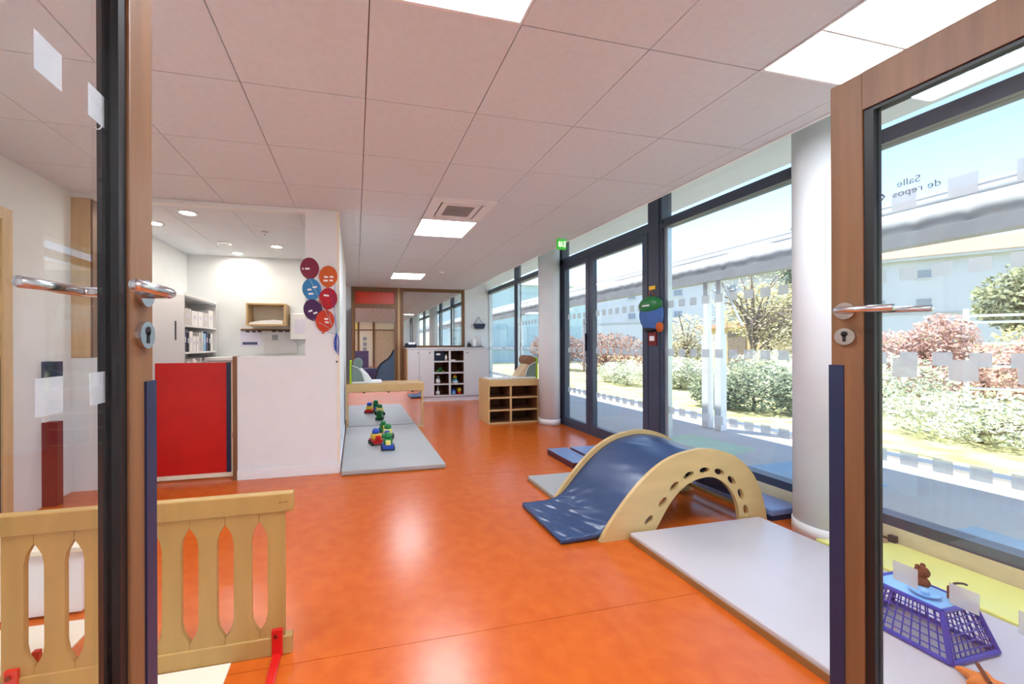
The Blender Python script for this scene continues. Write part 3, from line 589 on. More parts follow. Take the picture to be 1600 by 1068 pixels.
# toy vehicles
def toy(x, y, rot, lab, base, body, top, face, s=1.):
    t = thing('toy_vehicle', lab, 'toy', (x, y, .05), 'plastic toy vehicles on the grey mat'); t.rotation_euler = (0, 0, rot); t.scale = (s, s, s)
    z = 0
    def b2(nm, m, *q, bevel=.008): o = MB().box(*q).build(nm, m, None, bevel); o.parent = t; return o
    b2('chassis', base, -.06, .06, -.085, .085, .018, .065)
    for yy in (-.05, .05):
        for xx in (-.064, .064):
            o = MB().tube([(xx-.010, yy, .025), (xx+.010, yy, .025)], .025, 16).build('wheel', 'gasket', None); o.parent = t
    b2('body', body, -.05, .05, -.05, .06, .065, .125); b2('front_block', face, -.028, .028, -.092, -.05, .065, .115)
    o = MB().lathe([(.045, .125), (.045, .15), (.036, .175), (.012, .185)], (0, .01, 0), 16).build('roof', top, None, smooth=True); o.parent = t
toy(.345, 4.30, .0, 'green toy engine with yellow nose on a blue chassis', 'bluep', 'green', 'green', 'paleyellow', 1.0)
toy(.23, 4.55, .3, 'red toy car with yellow body and blue roof', 'redp', 'yellow', 'bluep', 'redp', 1.0)
toy(.385, 4.78, -.2, 'green toy wagon with a pale yellow body', 'green', 'paleyellow', 'green', 'bluep', 1.0)
toy(.36, 5.18, .2, 'small all green toy wagon nearest the mirror', 'green', 'green', 'green', 'yellow', .8)
bg = thing('toy_cart', 'small dark toy cart parked on the floor behind the mat', 'toy', (.75, 5.2, .05)) if False else None

# ================================================================== FAR STORAGE CABINET
fc = thing('storage_cabinet', 'long pale grey cabinet with eight open cubes under the glazing', 'cabinet', (1.95, 8.3, 0))
CX0, CX1, CY0, CY1 = 1.05, 2.88, 8.02, 8.60
B('plinth', 'white', fc, CX0+.02, CX1-.02, CY0+.02, CY1, 0, .085); B('plinth_line', 'greyline', fc, CX0, CX1, CY0, CY1, .085, .10); B('top_panel', 'grey', fc, CX0-.01, CX1+.01, CY0-.015, CY1, 1.12, 1.15, bevel=.003)
B('side_panel', 'beech', fc, CX0, CX0+.02, CY0, CY1, .10, 1.12); B('side_panel', 'grey', fc, CX1-.02, CX1, CY0, CY1, .10, 1.12); B('back_panel', 'brownfab', fc, CX0+.02, CX1-.02, CY1-.02, CY1, .10, 1.12)
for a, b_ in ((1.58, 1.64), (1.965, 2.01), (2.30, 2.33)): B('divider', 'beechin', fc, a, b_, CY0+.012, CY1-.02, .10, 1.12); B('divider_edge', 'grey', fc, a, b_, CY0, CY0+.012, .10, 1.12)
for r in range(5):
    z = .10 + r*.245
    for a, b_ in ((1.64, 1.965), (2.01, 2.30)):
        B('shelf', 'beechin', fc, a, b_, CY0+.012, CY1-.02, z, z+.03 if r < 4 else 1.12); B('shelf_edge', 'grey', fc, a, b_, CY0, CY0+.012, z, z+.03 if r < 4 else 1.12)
for a, b_, kx in ((CX0+.02, 1.315, 1.29), (1.319, 1.58, 1.545), (2.33, CX1-.02, 2.38)):
    dd = B('door', 'grey', fc, a, b_, CY0-.002, CY0+.018, .104, 1.118, bevel=.0015); MB().tube([(kx, CY0-.002, 1.04), (kx, CY0-.02, 1.04)], .012).build('knob', 'brown', dd)
zc = [.131 + r*.245 for r in range(4)]
def cube_item(nm, lab, cat, loc): return thing(nm, lab, cat, loc)
t = cube_item('sports_bag', 'dark navy bag with a white mark in the upper left cube', 'bag', (1.76, 8.2, zc[3])); B('bag_body', 'navyfab', t, 1.655, 1.88, 8.06, 8.35, zc[3]-.0, zc[3]+.21, bevel=.02); MB().ball((1.74, 8.06, zc[3]+.14), .05, .004, .022).build('bag_print', 'paper', t)
t = cube_item('spray_bottle', 'white bottle beside the navy bag', 'bottle', (1.915, 8.1, zc[3])); MB().lathe([(.03, 0), (.03, .09), (.012, .12), (.012, .13)], (1.92, 8.1, zc[3])).build('bottle_body', 'white', t, smooth=True); MB().lathe([(.015, .13), (.015, .15)], (1.92, 8.1, zc[3])).build('cap', 'greyline', t)
tag(B('paper_stack', 'paper', None, 2.03, 2.12, 8.06, 8.25, zc[3], zc[3]+.02), 'flat white paper stack in the otherwise empty top cube', 'paper')
t = cube_item('frog_toy', 'green frog shaped toy in the second cube row', 'toy', (1.79, 8.15, zc[2])); MB().ball((1.79, 8.15, zc[2]+.03), .06, .05, .03).build('body', 'green', t, smooth=True); MB().ball((1.80, 8.11, zc[2]+.07), .035, .03, .028).build('head', 'green', t, smooth=True); MB().ball((1.73, 8.12, zc[2]+.012), .025, .035, .012).build('foot', 'lime', t, smooth=True); MB().ball((1.86, 8.12, zc[2]+.012), .025, .035, .012).build('foot', 'lime', t, smooth=True)
t = cube_item('white_toy', 'squat white toy figure with grey head in the third cube row', 'toy', (1.74, 8.12, zc[1])); MB().lathe([(.05, 0), (.055, .05), (.035, .10)], (1.74, 8.12, zc[1])).build('body', 'white', t, smooth=True); MB().ball((1.745, 8.12, zc[1]+.13), .03).build('head', 'greyline', t, smooth=True)
t = cube_item('ring_stacker', 'stacking ring toy in yellow green and blue', 'toy', (2.12, 8.12, zc[1]))
for k, (m_, r_) in enumerate([('white', .075), ('skyblue', .066), ('green', .056), ('yellow', .046), ('borange', .034)]): MB().lathe([(r_*.6, 0), (r_, .01), (r_, .026), (r_*.6, .036)], (2.12, 8.12, zc[1]+k*.036), 20).build('ring', m_, t, smooth=True)
t = cube_item('white_rattle', 'slim white rattle toy standing in the bottom cube', 'toy', (1.74, 8.12, zc[0])); MB().lathe([(.045, 0), (.045, .06), (.012, .09), (.010, .15)], (1.74, 8.12, zc[0])).build('body', 'white', t, smooth=True); MB().ball((1.74, 8.12, zc[0]+.17), .018).build('tip', 'greyline', t, smooth=True)
t = cube_item('blue_toy', 'blue toy house in the bottom right cube', 'toy', (2.09, 8.12, zc[0])); B('body', 'skyblue', t, 2.05, 2.13, 8.09, 8.16, zc[0], zc[0]+.07, bevel=.008); MB().prism([(2.045, zc[0]+.07), (2.135, zc[0]+.07), (2.09, zc[0]+.12)], 'xz', 8.085, 8.165).build('roof', 'bluep', t)
t = cube_item('ball_toy', 'yellow ball toy on a red base in the bottom right cube', 'toy', (2.22, 8.12, zc[0])); MB().lathe([(.04, 0), (.05, .02), (.045, .05)], (2.22, 8.12, zc[0])).build('base', 'redp', t, smooth=True); MB().ball((2.22, 8.12, zc[0]+.09), .05).build('ball', 'yellow', t, smooth=True)
t = thing('fabric_box', 'dark blue fabric box with white paper on the cabinet end', 'box', (1.16, 8.3, 1.15)); B('box_body', 'navyfab', t, 1.06, 1.29, 8.2, 8.42, 1.15, 1.25, bevel=.02); B('paper_sheet', 'paper', t, 1.11, 1.26, 8.19, 8.35, 1.22, 1.265, bevel=.005)
t = thing('coffee_machine', 'white kitchen machine with rounded back on the grey cabinet', 'machine', (2.72, 8.35, 1.15)); B('machine_base', 'ink', t, 2.58, 2.84, 8.2, 8.45, 1.15, 1.165); MB().lathe([(.10, 0), (.10, .20), (.07, .25)], (2.74, 8.34, 1.165)).build('tank', 'grey', t, smooth=True); B('front_body', 'white', t, 2.58, 2.66, 8.24, 8.42, 1.165, 1.34, bevel=.01)
t = thing('small_gadget', 'small black gadget beside the white kitchen machine', 'gadget', (2.50, 8.3, 1.15)); B('body', 'ink', t, 2.47, 2.55, 8.26, 8.34, 1.15, 1.24, bevel=.01); MB().ball((2.50, 8.3, 1.26), .03).build('head', 'greyline', t, smooth=True); B('foot_plate', 'ink', t, 2.42, 2.58, 8.24, 8.36, 1.145+.006, 1.155)
t = thing('hanging_basket', 'blue plastic basket hanging on the white pier', 'basket', (2.84, 8.6, 1.6)); MB().taper((2.84, 8.56), .10, .05, .14, .07, 1.58, 1.70).build('basket_body', 'navy', t, .015); MB().tube(spline([(2.72, 8.57, 1.70), (2.78, 8.59, 1.78), (2.84, 8.62, 1.86), (2.88, 8.59, 1.78), (2.95, 8.57, 1.70)], 5), .006, 8).build('basket_handle', 'inkblue', t, smooth=True)

# ------------------------------------------------------------------ things in the next room
sl = thing('toy_slide', 'grey blue toddler slide with a curved side in the next room', 'slide', (1.0, 12, 0))
P = spline([(.55, .02), (.70, .55), (1.0, .80), (1.15, 1.05)], 6)
for y in (11.6, 12.1): MB().prism([(p[0], p[1]) for p in P] + [(1.3, 1.1), (1.3, 0), (.62, 0)], 'xz', y, y+.04).build('side_panel', 'slideblue', sl)
MB().prism([(p[0], p[1]+.0) for p in P] + [(p[0]+.03, p[1]-.03) for p in reversed(P)], 'xz', 11.64, 12.1).build('chute', 'slideblue', sl); MB().tube([(p[0]-.02, 11.58, p[1]+.02) for p in P], .025, 8).build('rim', 'ink', sl, smooth=True)
t = thing('purple_cushion', 'purple low cushion block in the next room', 'cushion', (.45, 12.6, 0)); B('cushion_body', 'purple', t, .1, .85, 12.3, 12.9, 0, .42, bevel=.03); B('cushion_top', 'inkblue', t, .12, .83, 12.32, 12.88, .42, .45, bevel=.01)
t = thing('grey_screen', 'grey low screen panel in front of the far doors', 'screen', (.15, 17, 0)); B('panel', 'purple', t, -.2, .55, 17, 17.04, .05, .95, bevel=.01); B('foot', 'ink', t, -.15, .5, 16.9, 17.14, 0, .05)

# ================================================================== CLIMBING ARCH AND FLOOR MATS (right)
OUT = [(1.456, 0.0), (1.541, .12), (1.684, .281), (1.831, .407), (1.981, .486), (2.136, .521), (2.246, .527), (2.375, .505), (2.507, .45), (2.624, .347), (2.692, .232), (2.735, .105), (2.755, 0)]
INN = [(1.835, 0), (1.875, .06), (1.945, .165), (2.018, .246), (2.105, .306), (2.198, .335), (2.293, .337), (2.374, .306), (2.448, .24), (2.503, .141), (2.528, .0)]
outer = spline(OUT, 6); inner = spline(INN, 6)
HOL = [(1.829-.022, .10), (1.912, .205), (2.000, .300), (2.112, .364), (2.238, .386), (2.355, .366), (2.456, .303), (2.532, .205), (2.575, .09)]
loops = [outer + list(reversed(inner))]
for k, (hx, hz) in enumerate(HOL):
    a = HOL[max(k-1, 0)]; b_ = HOL[min(k+1, len(HOL)-1)]; an = math.atan2(b_[1]-a[1], b_[0]-a[0])
    loops.append([(hx + .041*math.cos(t)*math.cos(an) - .020*math.sin(t)*math.sin(an), hz + .041*math.cos(t)*math.sin(an) + .020*math.sin(t)*math.cos(an)) for t in (2*PI*i/20 for i in range(20))])
ar = thing('climbing_arch', 'birch plywood climbing arch with oval hand holes and a blue cushion slide', 'climbing arch', (2.1, 2.37, 0))
pm = curve_mesh('side_panel', loops, .0125)
for yc in (2.085, 2.665):
    me = pm.copy(); remap(me, lambda q: Vector((q.x, yc - q.z, q.y))); link('side_panel', me, 'birch', ar, .002)
def strip(path, y0, y1, th, amp, nx=26, seed=1):
    rng = random.Random(seed); ph = [(k_*math.cos(a_), k_*math.sin(a_)/1.6, rng.uniform(0, 6)) for k_, a_ in ((rng.uniform(45, 120), rng.uniform(.2, .75)) for _ in range(7))]
    n = len(path); top, bot = [], []
    for i, (x, z) in enumerate(path):
        a = path[max(i-1, 0)]; b_ = path[min(i+1, n-1)]; dx, dz = b_[0]-a[0], b_[1]-a[1]; L = math.hypot(dx, dz) or 1; nxx, nz = -dz/L, dx/L
        w = max(0., 1 - z/.22) + .12
        for k in range(nx+1):
            y = y0 + (y1-y0)*k/nx
            d = sum(math.sin(f*x*1.0 + g*y*1.6 + p) for f, g, p in ph)/7*amp*w*min(1, k/2, (nx-k)/2)
            top.append((x+nxx*d, y, z+nz*d + 0)); bot.append((x-nxx*th, y, max(z-nz*th, .001)))
    m = MB(); W1 = nx+1; o = len(top); fs = []
    for i in range(n-1):
        for k in range(nx):
            q = (i*W1+k, i*W1+k+1, (i+1)*W1+k+1, (i+1)*W1+k); fs.append(q); fs.append(tuple(o+j for j in reversed(q)))
    for i in range(n-1):
        for k in (0, nx): fs.append((i*W1+k, (i+1)*W1+k, o+(i+1)*W1+k, o+i*W1+k))
    for i in (0, n-1):
        for k in range(nx): fs.append((i*W1+k, i*W1+k+1, o+i*W1+k+1, o+i*W1+k))
    return m.add(top+bot, fs)
path = spline([(1.21, .036), (1.32, .038), (1.42, .042), (1.50, .062), (1.575, .118), (1.70, .252), (1.845, .377), (1.99, .456), (2.14, .490), (2.246, .495), (2.37, .475), (2.49, .425), (2.60, .33), (2.665, .222), (2.70, .12)], 12)
strip(path, 2.10, 2.65, .03, .017, nx=40, seed=4).build('cushion_slide', 'bluevinyl', ar, smooth=True)
for q in [(1.60, .06), (2.68, .06), (2.2, .40)]: MB().tube([(q[0], 2.098, q[1]), (q[0], 2.652, q[1])], .014, 10).build('cross_bar', 'edge', ar, smooth=True)
bm_ = thing('floor_mat', 'large lilac grey floor mat in front of the climbing arch', 'mat', (2.2, 1.2, 0)); MB().box(1.655, 2.66, .25, 2.055, .008, .05).build('mat_pad', 'lilacmat', bm_, .008, seg=3); B('mat_underside', 'matedge', bm_, 1.648, 2.655, .255, 2.05, 0, .03)
bm2 = thing('yellow_mat', 'yellow floor mat lying along the big window', 'mat', (2.85, 1.0, 0)); MB().prism([(2.672, .25), (3.06, .25), (3.06, 1.60), (2.90, 1.62), (2.672, 1.74)], 'xy', .008, .06).build('mat_pad', 'yellowmat', bm2, .01, seg=3); MB().prism([(2.676, .26), (3.055, .26), (3.055, 1.59), (2.676, 1.7)], 'xy', 0, .008).build('mat_underside', 'matedge', bm2)
g3 = thing('grey_floor_mat', 'small grey floor mat behind the climbing arch', 'mat', (1.85, 2.95, 0)); MB().box(1.50, 2.25, 2.69, 3.17, .008, .042).build('mat_pad', 'greymat', g3, .008); B('mat_underside', 'matedge', g3, 1.495, 2.24, 2.695, 3.165, 0, .012)
for lab, q, zz in [('thin blue foam block with maroon sides behind the climbing arch', (2.06, 2.30, 3.34, 3.86), .065), ('thick blue foam block with maroon sides behind the climbing arch', (2.305, 2.85, 3.20, 3.80), .085)]:
    t = thing('foam_block', lab, 'foam block', ((q[0]+q[1])/2, (q[2]+q[3])/2, 0)); B('foam_sides', 'maroon', t, q[0], q[1], q[2], q[3], 0, zz-.006, bevel=.006); B('foam_top', 'bluemat', t, q[0]+.001, q[1]-.001, q[2]+.001, q[3]-.001, zz-.006, zz, bevel=.003)
b4 = thing('blue_floor_mat', 'blue floor mat tucked between the arch and the window', 'mat', (2.92, 2.4, 0)); MB().box(2.78, 3.05, 2.06, 3.0, .03, .075).build('mat_pad', 'bluemat', b4, .01); B('mat_underside', 'navy', b4, 2.782, 3.048, 2.062, 2.998, 0, .03)

# blue crate with toys
cr = thing('toy_crate', 'upturned blue plastic grid crate on the lilac mat', 'crate', (2.2, 1.15, .05))
def crate():
    z0, z1 = .060, .215; b0 = (2.095, 2.35, .945, 1.235); t0 = (2.135, 2.31, .985, 1.195)      # upturned: wide lip on the mat, closed bottom on top
    cor = lambda t: [tuple(b0[i]+(t0[i]-b0[i])*t for i in q) for q in ((0, 2), (1, 2), (1, 3), (0, 3))]
    pt = lambda e, u, t: (lambda c: (c[e][0]+(c[(e+1) % 4][0]-c[e][0])*u, c[e][1]+(c[(e+1) % 4][1]-c[e][1])*u, z0+(z1-z0)*t))(cor(t))
    B('skylit_crate_bottom', 'skyblue', cr, t0[0], t0[1], t0[2], t0[3], z1-.003, z1+.004)  # paler blue puts the window light into the colour of the top
    for e in range(4):
        n = 9 if e % 2 == 0 else 11
        m = MB()
        for k in range(n+1): m.tube([pt(e, k/n, 0), pt(e, k/n, 1)], .0024, 6)
        for k in range(1, 6): m.tube([pt(e, 0, k/6), pt(e, 1, k/6)], .0024, 6)
        o = m.build('grid_side', 'crate', cr); o['kind'] = 'stuff'
    for e in range(4): MB().tube([pt(e, 0, 0), pt(e, 0, 1)], .009, 8).build('corner_post', 'crate', cr)
    for t, r in ((0, .0095), (1, .009)):
        for e in range(4): MB().tube([pt(e, 0, t), pt(e, 1, t)], r, 8).build('rim' if t == 0 else 'bottom_edge', 'crate', cr)
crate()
t = thing('brown_plush', 'brown plush animal sitting on the upturned blue crate', 'plush toy', (2.25, 1.10, .22)); MB().ball((2.25, 1.10, .245), .026, .03, .026).build('body', 'brown', t, smooth=True); MB().ball((2.255, 1.095, .285), .022, .022, .024).build('head', 'brown', t, smooth=True); MB().ball((2.24, 1.10, .307), .008).build('ear', 'brown', t, smooth=True); MB().ball((2.27, 1.10, .307), .008).build('ear', 'brown', t, smooth=True)
t = thing('toy_bag', 'small brown toy with an arched black strap on the upturned crate', 'toy', (2.27, 1.01, .22)); B('bag', 'brown', t, 2.255, 2.275, 1.0, 1.03, .2195, .27, bevel=.004); MB().tube(spline([(2.26, 1.015, .268), (2.262, 1.012, .286), (2.28, 1.0, .291), (2.30, .998, .284)], 5), .004, 8).build('strap', 'ink', t, smooth=True)
t = thing('blue_toy_dish', 'sky blue plastic dish lying on the upturned crate', 'toy', (2.2, 1.05, .22)); MB().lathe([(.01, 0), (.03, .002), (.042, .014), (.040, .016), (.028, .006)], (2.20, 1.06, .2195), 20).build('bowl', 'skyblue', t, smooth=True); MB().lathe([(.012, .004), (.012, .02), (.006, .024)], (2.20, 1.06, .2195), 14).build('button', 'skyblue', t, smooth=True)
sp = []
for k in range(10):
    r = .075 if k % 2 == 0 else .032; sp.append((2.08 + r*math.cos(2*PI*k/10+.4), .86 + r*math.sin(2*PI*k/10+.4)))
t = thing('plush_star', 'orange plush starfish lying beside the blue crate', 'plush toy', (2.08, .86, .05)); MB().prism(sp, 'xy', .052, .085).build('star_body', 'orangeplush', t, .014, seg=3); MB().tube([(2.05, .84, .09), (2.13, .90, .09)], .006, 8).build('ribbon_band', 'brown', t)
t = thing('cable', 'short black cable lying along the window plinth', 'cable', (3.05, 1.68, .06)); MB().tube(spline([(3.055, 1.9, .01), (3.04, 1.72, .012), (3.05, 1.66, .068), (3.045, 1.60, .072)], 6), .006, 8).build('cord', 'gasket', t, smooth=True); B('plug', 'ink', t, 3.03, 3.058, 1.58, 1.61, .062, .10)

# hanging toy on the door post
ht = thing('hanging_toy', 'blue and green fabric toy hanging on the anthracite door post', 'hanging toy', (3.05, 3.45, 1.25))
hx, hy = 3.045, 3.45
MB().ball((hx, hy, 1.53), .045, .165, .175, 20, 12).build('body', mat('toy_blue_fabric', (70, 110, 176), .8), ht, smooth=True)
MB().ball((hx-.010, hy, 1.625), .048, .16, .095, 20, 10).build('cap', 'green', ht, smooth=True)
B('stitched_name', 'paper', ht, hx-.061, hx-.056, hy-.04, hy+.06, 1.612, 1.628); MB().tube([(hx, hy-.06, 1.70), (hx, hy, 1.79), (hx, hy+.06, 1.70)], .003, 6).build('string', 'borange', ht)
B('tape', 'yellow', ht, hx+.01, hx+.024, hy-.04, hy+.04, 1.79, 1.83); MB().ball((hx-.005, hy-.12, 1.39), .03, .04, .055).build('tail', 'borange', ht, smooth=True); MB().ball((hx, hy+.02, 1.37), .035, .09, .025).build('dark_band', 'gasket', ht, smooth=True)
B('tag_card', 'darkred', ht, hx+.012, hx+.024, hy-.055, hy+.055, 1.20, 1.34); B('tag_print', 'paper', ht, hx+.010, hx+.012, hy-.03, hy+.035, 1.25, 1.30)

# ================================================================== OUTDOORS
struct(B('terrace', 'terrace', None, 3.2, 5.55, -6, 40, -.08, -.005))
tag(B('soft_play_patch', 'softblue', None, 3.75, 4.45, 2.35, 3.05, -.005, .003), 'blue soft play square on the terrace', 'play surface'); tag(MB().prism([(3.7, 3.3), (4.5, 3.5), (4.4, 4.3), (3.6, 4.2)], 'xy', -.005, .003).build('soft_play_patch', 'softgreen', None), 'green soft play patch on the terrace', 'play surface'); tag(B('soft_play_patch', 'softblue', None, 3.45, 4.0, .9, 1.7, -.005, .003), 'blue soft play square outside the right window', 'play surface')
struct(B('kerb', 'gravel', None, 5.55, 5.75, -6, 40, -.08, .02))
lw = tag(B('lawn', 'lawn', None, 5.75, 120, -60, 120, -.10, -.002), 'sunlit grass lawn beyond the terrace kerb', 'lawn', kind='stuff')
aw = thing('awning_frame', 'white awning frame with roller and ruched canvas above the terrace', 'awning', (5.0, 4.5, 0))
AX = 5.0
MB().tube([(AX, -4, 2.44), (AX, 30, 2.44)], .065, 16).build('roller_tube', 'canvas', aw, smooth=True); MB().tube([(AX+.03, -4, 2.52), (AX+.03, 30, 2.52)], .03, 10).build('cover_strip', 'canvas', aw, smooth=True); B('beam', 'greyline', aw, AX-.095, AX+.06, -4, 30, 2.10, 2.22)
vs, fs, n = [], [], 900
for k in range(n+1):
    y = -4 + 34*k/n; a = .014*math.sin(y*17+2*math.sin(y*3.1)) + .010*math.sin(y*41)
    vs += [(AX-.070+a*.2, y, 2.425), (AX-.070+a, y, 2.222)]
for k in range(n): fs.append((2*k, 2*k+1, 2*k+3, 2*k+2))
o = MB().add(vs, fs).build('ruched_valance', 'canvas', aw, smooth=True); so = o.modifiers.new('solid', 'SOLIDIFY'); so.thickness = .004
for y in (4.58, 4.38, 11.0, -2.5):
    p = B('post', 'wmetal', aw, AX-.035, AX+.035, y-.035, y+.035, 0, 2.10); B('post_sleeve', 'wmetal', p, AX-.05, AX+.05, y-.05, y+.05, 0, 1.35)
MB().tube([(AX, 4.36, 2.1), (AX+.05, 4.1, 1.45)], .012, 8).build('crank', 'wmetal', aw); 
for y in (3.9, 4.15): MB().tube([(AX+.3, y, 2.26), (AX+.3, y-.35, 2.26)], .02, 8).build('arm', 'wmetal', aw)

def leafy(rng, blobs, n, size, trunkless=True):
    vs, fs = [], []
    for _ in range(n):
        c, r = blobs[rng.randrange(len(blobs))]
        d = Vector((rng.gauss(0, 1), rng.gauss(0, 1), rng.gauss(0, 1))).normalized() * (rng.random()**.35)
        p = Vector((c[0]+d.x*r[0], c[1]+d.y*r[1], c[2]+d.z*r[2]))
        if p.z < size*1.4: p.z = size*1.4 + rng.random()*.1
        a = Vector((rng.gauss(0, 1), rng.gauss(0, 1), rng.gauss(0, 1))).normalized(); b_ = a.orthogonal().normalized(); s = size*rng.uniform(.6, 1.3)
        o = len(vs); vs += [p-a*s, p+b_*s*.55, p+a*s, p-b_*s*.55]; fs.append((o, o+1, o+2, o+3))
    return MB().add(vs, fs)
def plant(name, lab, cat, x, y, blobs, n, size, m, trunk=None, branches=0, group=None, seed=0):
    rng = random.Random(seed*13+5); t = thing(name, lab, cat, (x, y, 0), group)
    bl = [((x+b[0], y+b[1], b[2]), b[3]) for b in blobs]
    leafy(rng, bl, int(n*1.7), size*.74).build('foliage', m, t)
    h, r = trunk or (.3, .03); k = MB(); k.tube([(x, y, .004), (x+.03, y, h*.5), (x, y+.02, h)], [r, r*.85, r*.6], 8)
    for _ in range(branches):
        c, rr = bl[rng.randrange(len(bl))]; e = (c[0]+rng.uniform(-1, 1)*rr[0]*.9, c[1]+rng.uniform(-1, 1)*rr[1]*.9, c[2]+rng.uniform(0, 1.1)*rr[2]); k.tube([(x, y, h*rng.uniform(.3, .95)), ((x+e[0])/2, (y+e[1])/2, (h+e[2])/2), e], [r*.5, r*.35, r*.12], 6)
    k.build('stem', 'bark', t)
    return t
plant('pink_shrub', 'tall pink leaved shrub standing behind the white bushes', 'shrub', 11.0, 5.35, [(0, 0, .7, (.6, .6, .6)), (.2, -.2, 1.3, (.45, .45, .5)), (-.1, .3, 1.0, (.5, .5, .5))], 2600, .06, 'fpink', (1.0, .04), 6, seed=1)
plant('pink_shrub', 'low spreading pink leaved shrub beside the white rail fence', 'shrub', 13.4, 5.6, [(0, 0, .6, (1.0, 1.0, .6)), (.8, -.7, .9, (.7, .7, .6))], 2600, .07, 'fpink', (.6, .04), 4, seed=2)
plant('pale_bush', 'pale silvery bush at the lawn edge outside the right window', 'bush', 9.0, 4.9, [(0, 0, .5, (.8, .9, .55)), (-.6, .8, .45, (.6, .6, .5))], 3200, .05, 'fpale', (.3, .03), 4, seed=3)
plant('pale_bush', 'low pale bush in front of the pink shrub', 'bush', 7.4, 3.1, [(0, 0, .3, (.6, .9, .35)), (.7, -.6, .28, (.5, .5, .3))], 2400, .045, 'fpale', (.2, .03), 4, seed=4)
plant('grey_bush', 'large grey green bush beside the awning posts', 'bush', 7.0, 5.5, [(0, 0, .45, (.65, .7, .5)), (.4, -.6, .35, (.5, .5, .4)), (-.2, .5, .3, (.5, .5, .35))], 3600, .05, 'fdark', (.3, .03), 4, seed=5)
plant('pale_bush', 'airy white flowering bush behind the grey green bush', 'bush', 9.3, 7.0, [(0, 0, .55, (.8, .8, .55)), (.6, -.7, .6, (.7, .7, .6))], 3200, .05, 'fpale', (.4, .03), 4, seed=6)
plant('round_bush', 'round clipped green bush on the lawn', 'bush', 8.6, 8.7, [(0, 0, .45, (.6, .6, .42))], 3000, .045, 'fpale', (.3, .03), 2, seed=7)
plant('dry_shrub', 'tall dry tan shrub behind the round clipped bush', 'shrub', 10.4, 10.3, [(0, 0, 1.4, (.7, .7, .8)), (.3, .3, .8, (.6, .6, .6))], 2200, .06, 'ftan', (1.2, .05), 12, seed=8)
plant('pale_bush', 'low pale bush seen through the terrace door', 'bush', 7.8, 9.8, [(0, 0, .35, (.5, .7, .4)), (.2, .9, .3, (.4, .5, .35))], 2200, .045, 'fpale', (.2, .03), 2, seed=9)
plant('brown_hedge', 'brown red hedge seen through the terrace door', 'hedge', 10.3, 14.2, [(0, 0, .9, (1.2, 2.2, .8)), (-1.0, 2.5, 1.0, (1.0, 1.6, .9))], 4200, .08, 'fbrown', (.8, .05), 8, seed=10)
plant('green_tree', 'leafy green tree in front of the white building', 'tree', 22.0, 6.6, [(0, 0, 3.2, (2.0, 2.0, 1.7)), (.8, -1.2, 4.2, (1.5, 1.5, 1.3)), (-.6, 1.2, 2.6, (1.3, 1.3, 1.1))], 6500, .14, 'fgreen', (2.6, .12), 10, seed=11)
plant('olive_tree', 'olive coloured tree in front of the tan shed', 'tree', 15.4, 11.6, [(0, 0, 2.4, (1.4, 1.4, 1.2)), (.6, -1.0, 2.0, (1.2, 1.2, 1.0))], 4200, .10, 'folive', (2.2, .10), 14, seed=12)
plant('bare_tree', 'nearly bare tree behind the awning posts', 'tree', 13.0, 10.2, [(0, 0, 2.6, (1.4, 1.4, 1.2)), (.5, -.8, 1.5, (1.2, 1.2, .8))], 1300, .06, 'ftan', (2.4, .07), 26, seed=13)
plant('bare_tree', 'slim bare tree standing behind the terrace door', 'tree', 6.9, 11.9, [(0, 0, 2.3, (.6, .6, .8))], 160, .05, 'ftan', (2.6, .05), 10, seed=14)
plant('tall_conifer', 'dark treetop rising above the awning', 'tree', 31, 21.6, [(0, 0, 7.2, (1.0, 1.0, 2.4)), (.9, -.6, 6.0, (1.2, 1.2, 1.6))], 2600, .16, 'fdark', (6, .15), 8, seed=15)
plant('mixed_hedge', 'mixed hedge of yellowish leaves along the garden end', 'hedge', 17.2, 8.2, [(0, 0, .8, (1.2, 1.2, .8)), (1.4, -1.6, .9, (1.2, 1.2, .9)), (-1.2, 1.6, .9, (1.2, 1.2, .9)), (2.6, -3.2, .8, (1.2, 1.2, .8))], 5200, .08, 'folive', (.8, .05), 10, seed=16)
plant('dark_shrub', 'dark green shrub at the foot of the leafy tree', 'shrub', 19.6, 4.6, [(0, 0, .9, (1.3, 1.3, .9)), (1.2, -1.2, 1.0, (1.0, 1.0, 1.0))], 3600, .09, 'fgreen', (.8, .05), 6, seed=17)
# white building
A = Vector((20.4, 42.0)); Dv = Vector((3.35, -4.36)).normalized(); Nn = Vector((-Dv.y, Dv.x))
if Nn.dot(Vector((-20, -20))) > 0: Nn = -Nn          # pointing away from the camera
def wp(s, d, z): p = A + Dv*s + Nn*d; return (p.x, p.y, z)
def slab(s0, s1, d0, d1, z0, z1): return MB().add([wp(s0,d0,z0), wp(s1,d0,z0), wp(s1,d1,z0), wp(s0,d1,z0), wp(s0,d0,z1), wp(s1,d0,z1), wp(s1,d1,z1), wp(s0,d1,z1)], [(0,3,2,1),(4,5,6,7),(0,1,5,4),(1,2,6,5),(2,3,7,6),(3,0,4,7)])
bd = thing('white_building', 'large white rendered building with clay tile roof behind the garden', 'building', (*wp(20, 0, 0)[:2], 0))
slab(0, 46, 0, 9, 0, 7.1).build('wall', 'bwhite', bd); slab(-.3, 46.3, -.5, .1, 6.95, 7.15).build('eaves', 'bwhite', bd)
MB().add([wp(-.4,-.6,7.15), wp(46.4,-.6,7.15), wp(46.4,4.5,8.9), wp(-.4,4.5,8.9), wp(46.4,9.6,7.15), wp(-.4,9.6,7.15)], [(0,1,2,3), (3,2,4,5), (0,3,5), (1,4,2), (0,5,4,1)]).build('roof', 'rooftile', bd)
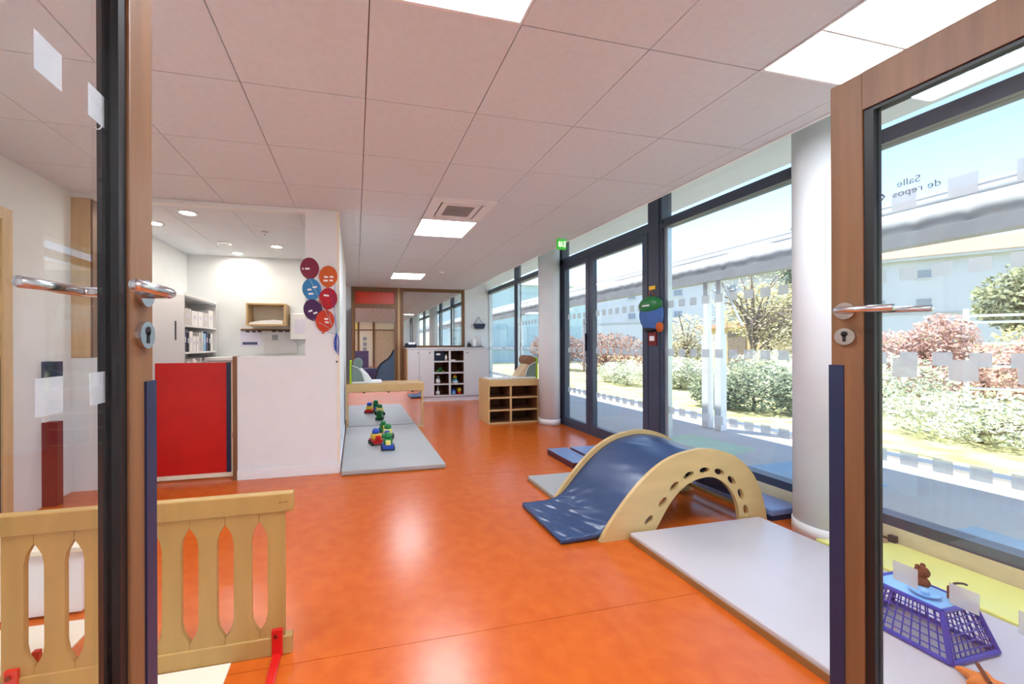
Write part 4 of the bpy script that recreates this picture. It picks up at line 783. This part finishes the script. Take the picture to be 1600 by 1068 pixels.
for s in (3, 7, 11, 15, 19, 23, 27.5, 29.6, 34, 38, 42):
    for z in (1.4, 3.7, 5.7):
        w = slab(s-.32, s+.32, -.05, .02, z, z+.55).build('window', 'shutter', bd); slab(s-.4, s+.4, -.12, .0, z-.08, z).build('window_sill', 'bwhite', w)
slab(0, 46, -.06, 0, 3.2, 3.32).build('cornice', 'greyline', bd)
wg = thing('garden_wing', 'pale blue clad wing closing the terrace at its far end', 'building', (9, 25, 0)); B('wall', 'bblue2', wg, 6.2, 16, 24, 30, 0, 5.2); B('roof_edge', 'wmetal', wg, 6.0, 16.2, 23.8, 30.2, 5.2, 5.5)
for k in range(6): 
    w = B('window', 'bblue3', wg, 6.9+k*1.5, 7.9+k*1.5, 23.95, 24.02, 1.0, 2.4); B('window_sill', 'wmetal', w, 6.8+k*1.5, 8.0+k*1.5, 23.85, 24.02, .9, 1.0)
sh = thing('garden_shed', 'low tan garden shed behind the bare tree', 'shed', (19.5, 15.5, 0)); B('wall', 'tan', sh, 18.2, 21.5, 13.6, 17, 0, 2.0); B('roof', 'rooftile', sh, 18.0, 21.7, 13.4, 17.2, 2.0, 2.2); B('door', 'bark', sh, 18.15, 18.22, 14.6, 15.5, 0, 1.8)
fn = thing('rail_fence', 'white rail fence crossing the lawn beside the pink shrubs', 'fence', (12.5, 3.6, 0))
p0, p1 = Vector((12.0, 5.2)), Vector((16.0, 1.0))
for k in range(4):
    q = p0.lerp(p1, k/3); B('post', 'wmetal', fn, q.x-.03, q.x+.03, q.y-.03, q.y+.03, -.002, 1.9)
for z in (.3, .75, 1.2, 1.62, 1.75): MB().tube([(p0.x, p0.y, z), (p1.x, p1.y, z)], .025, 8).build('rail', 'wmetal', fn)
te = thing('timber_border', 'white timber bed border lying on the lawn', 'border', (10.4, 2.6, 0)); 
for a, b_ in [((9.2, 2.5), (10.1, 1.9)), ((10.1, 1.9), (11.6, 2.8)), ((9.2, 2.5), (10.7, 3.4)), ((10.7, 3.4), (11.6, 2.8))]: MB().tube([(*a, .06), (*b_, .06)], .05, 6).build('board', 'wmetal', te)
# seeds of realism: thermostat free pier, small socket
so = thing('wall_socket', 'small white socket box on the floor edge beside the terrace door', 'socket', (3.04, 5.42, .05)); B('body', 'gasket', so, 3.02, 3.07, 5.385-.02, 5.46, .09, .17, bevel=.005); B('base', 'cream', so, 3.0, 3.07, 5.37, 5.47, .0, .09, bevel=.01)
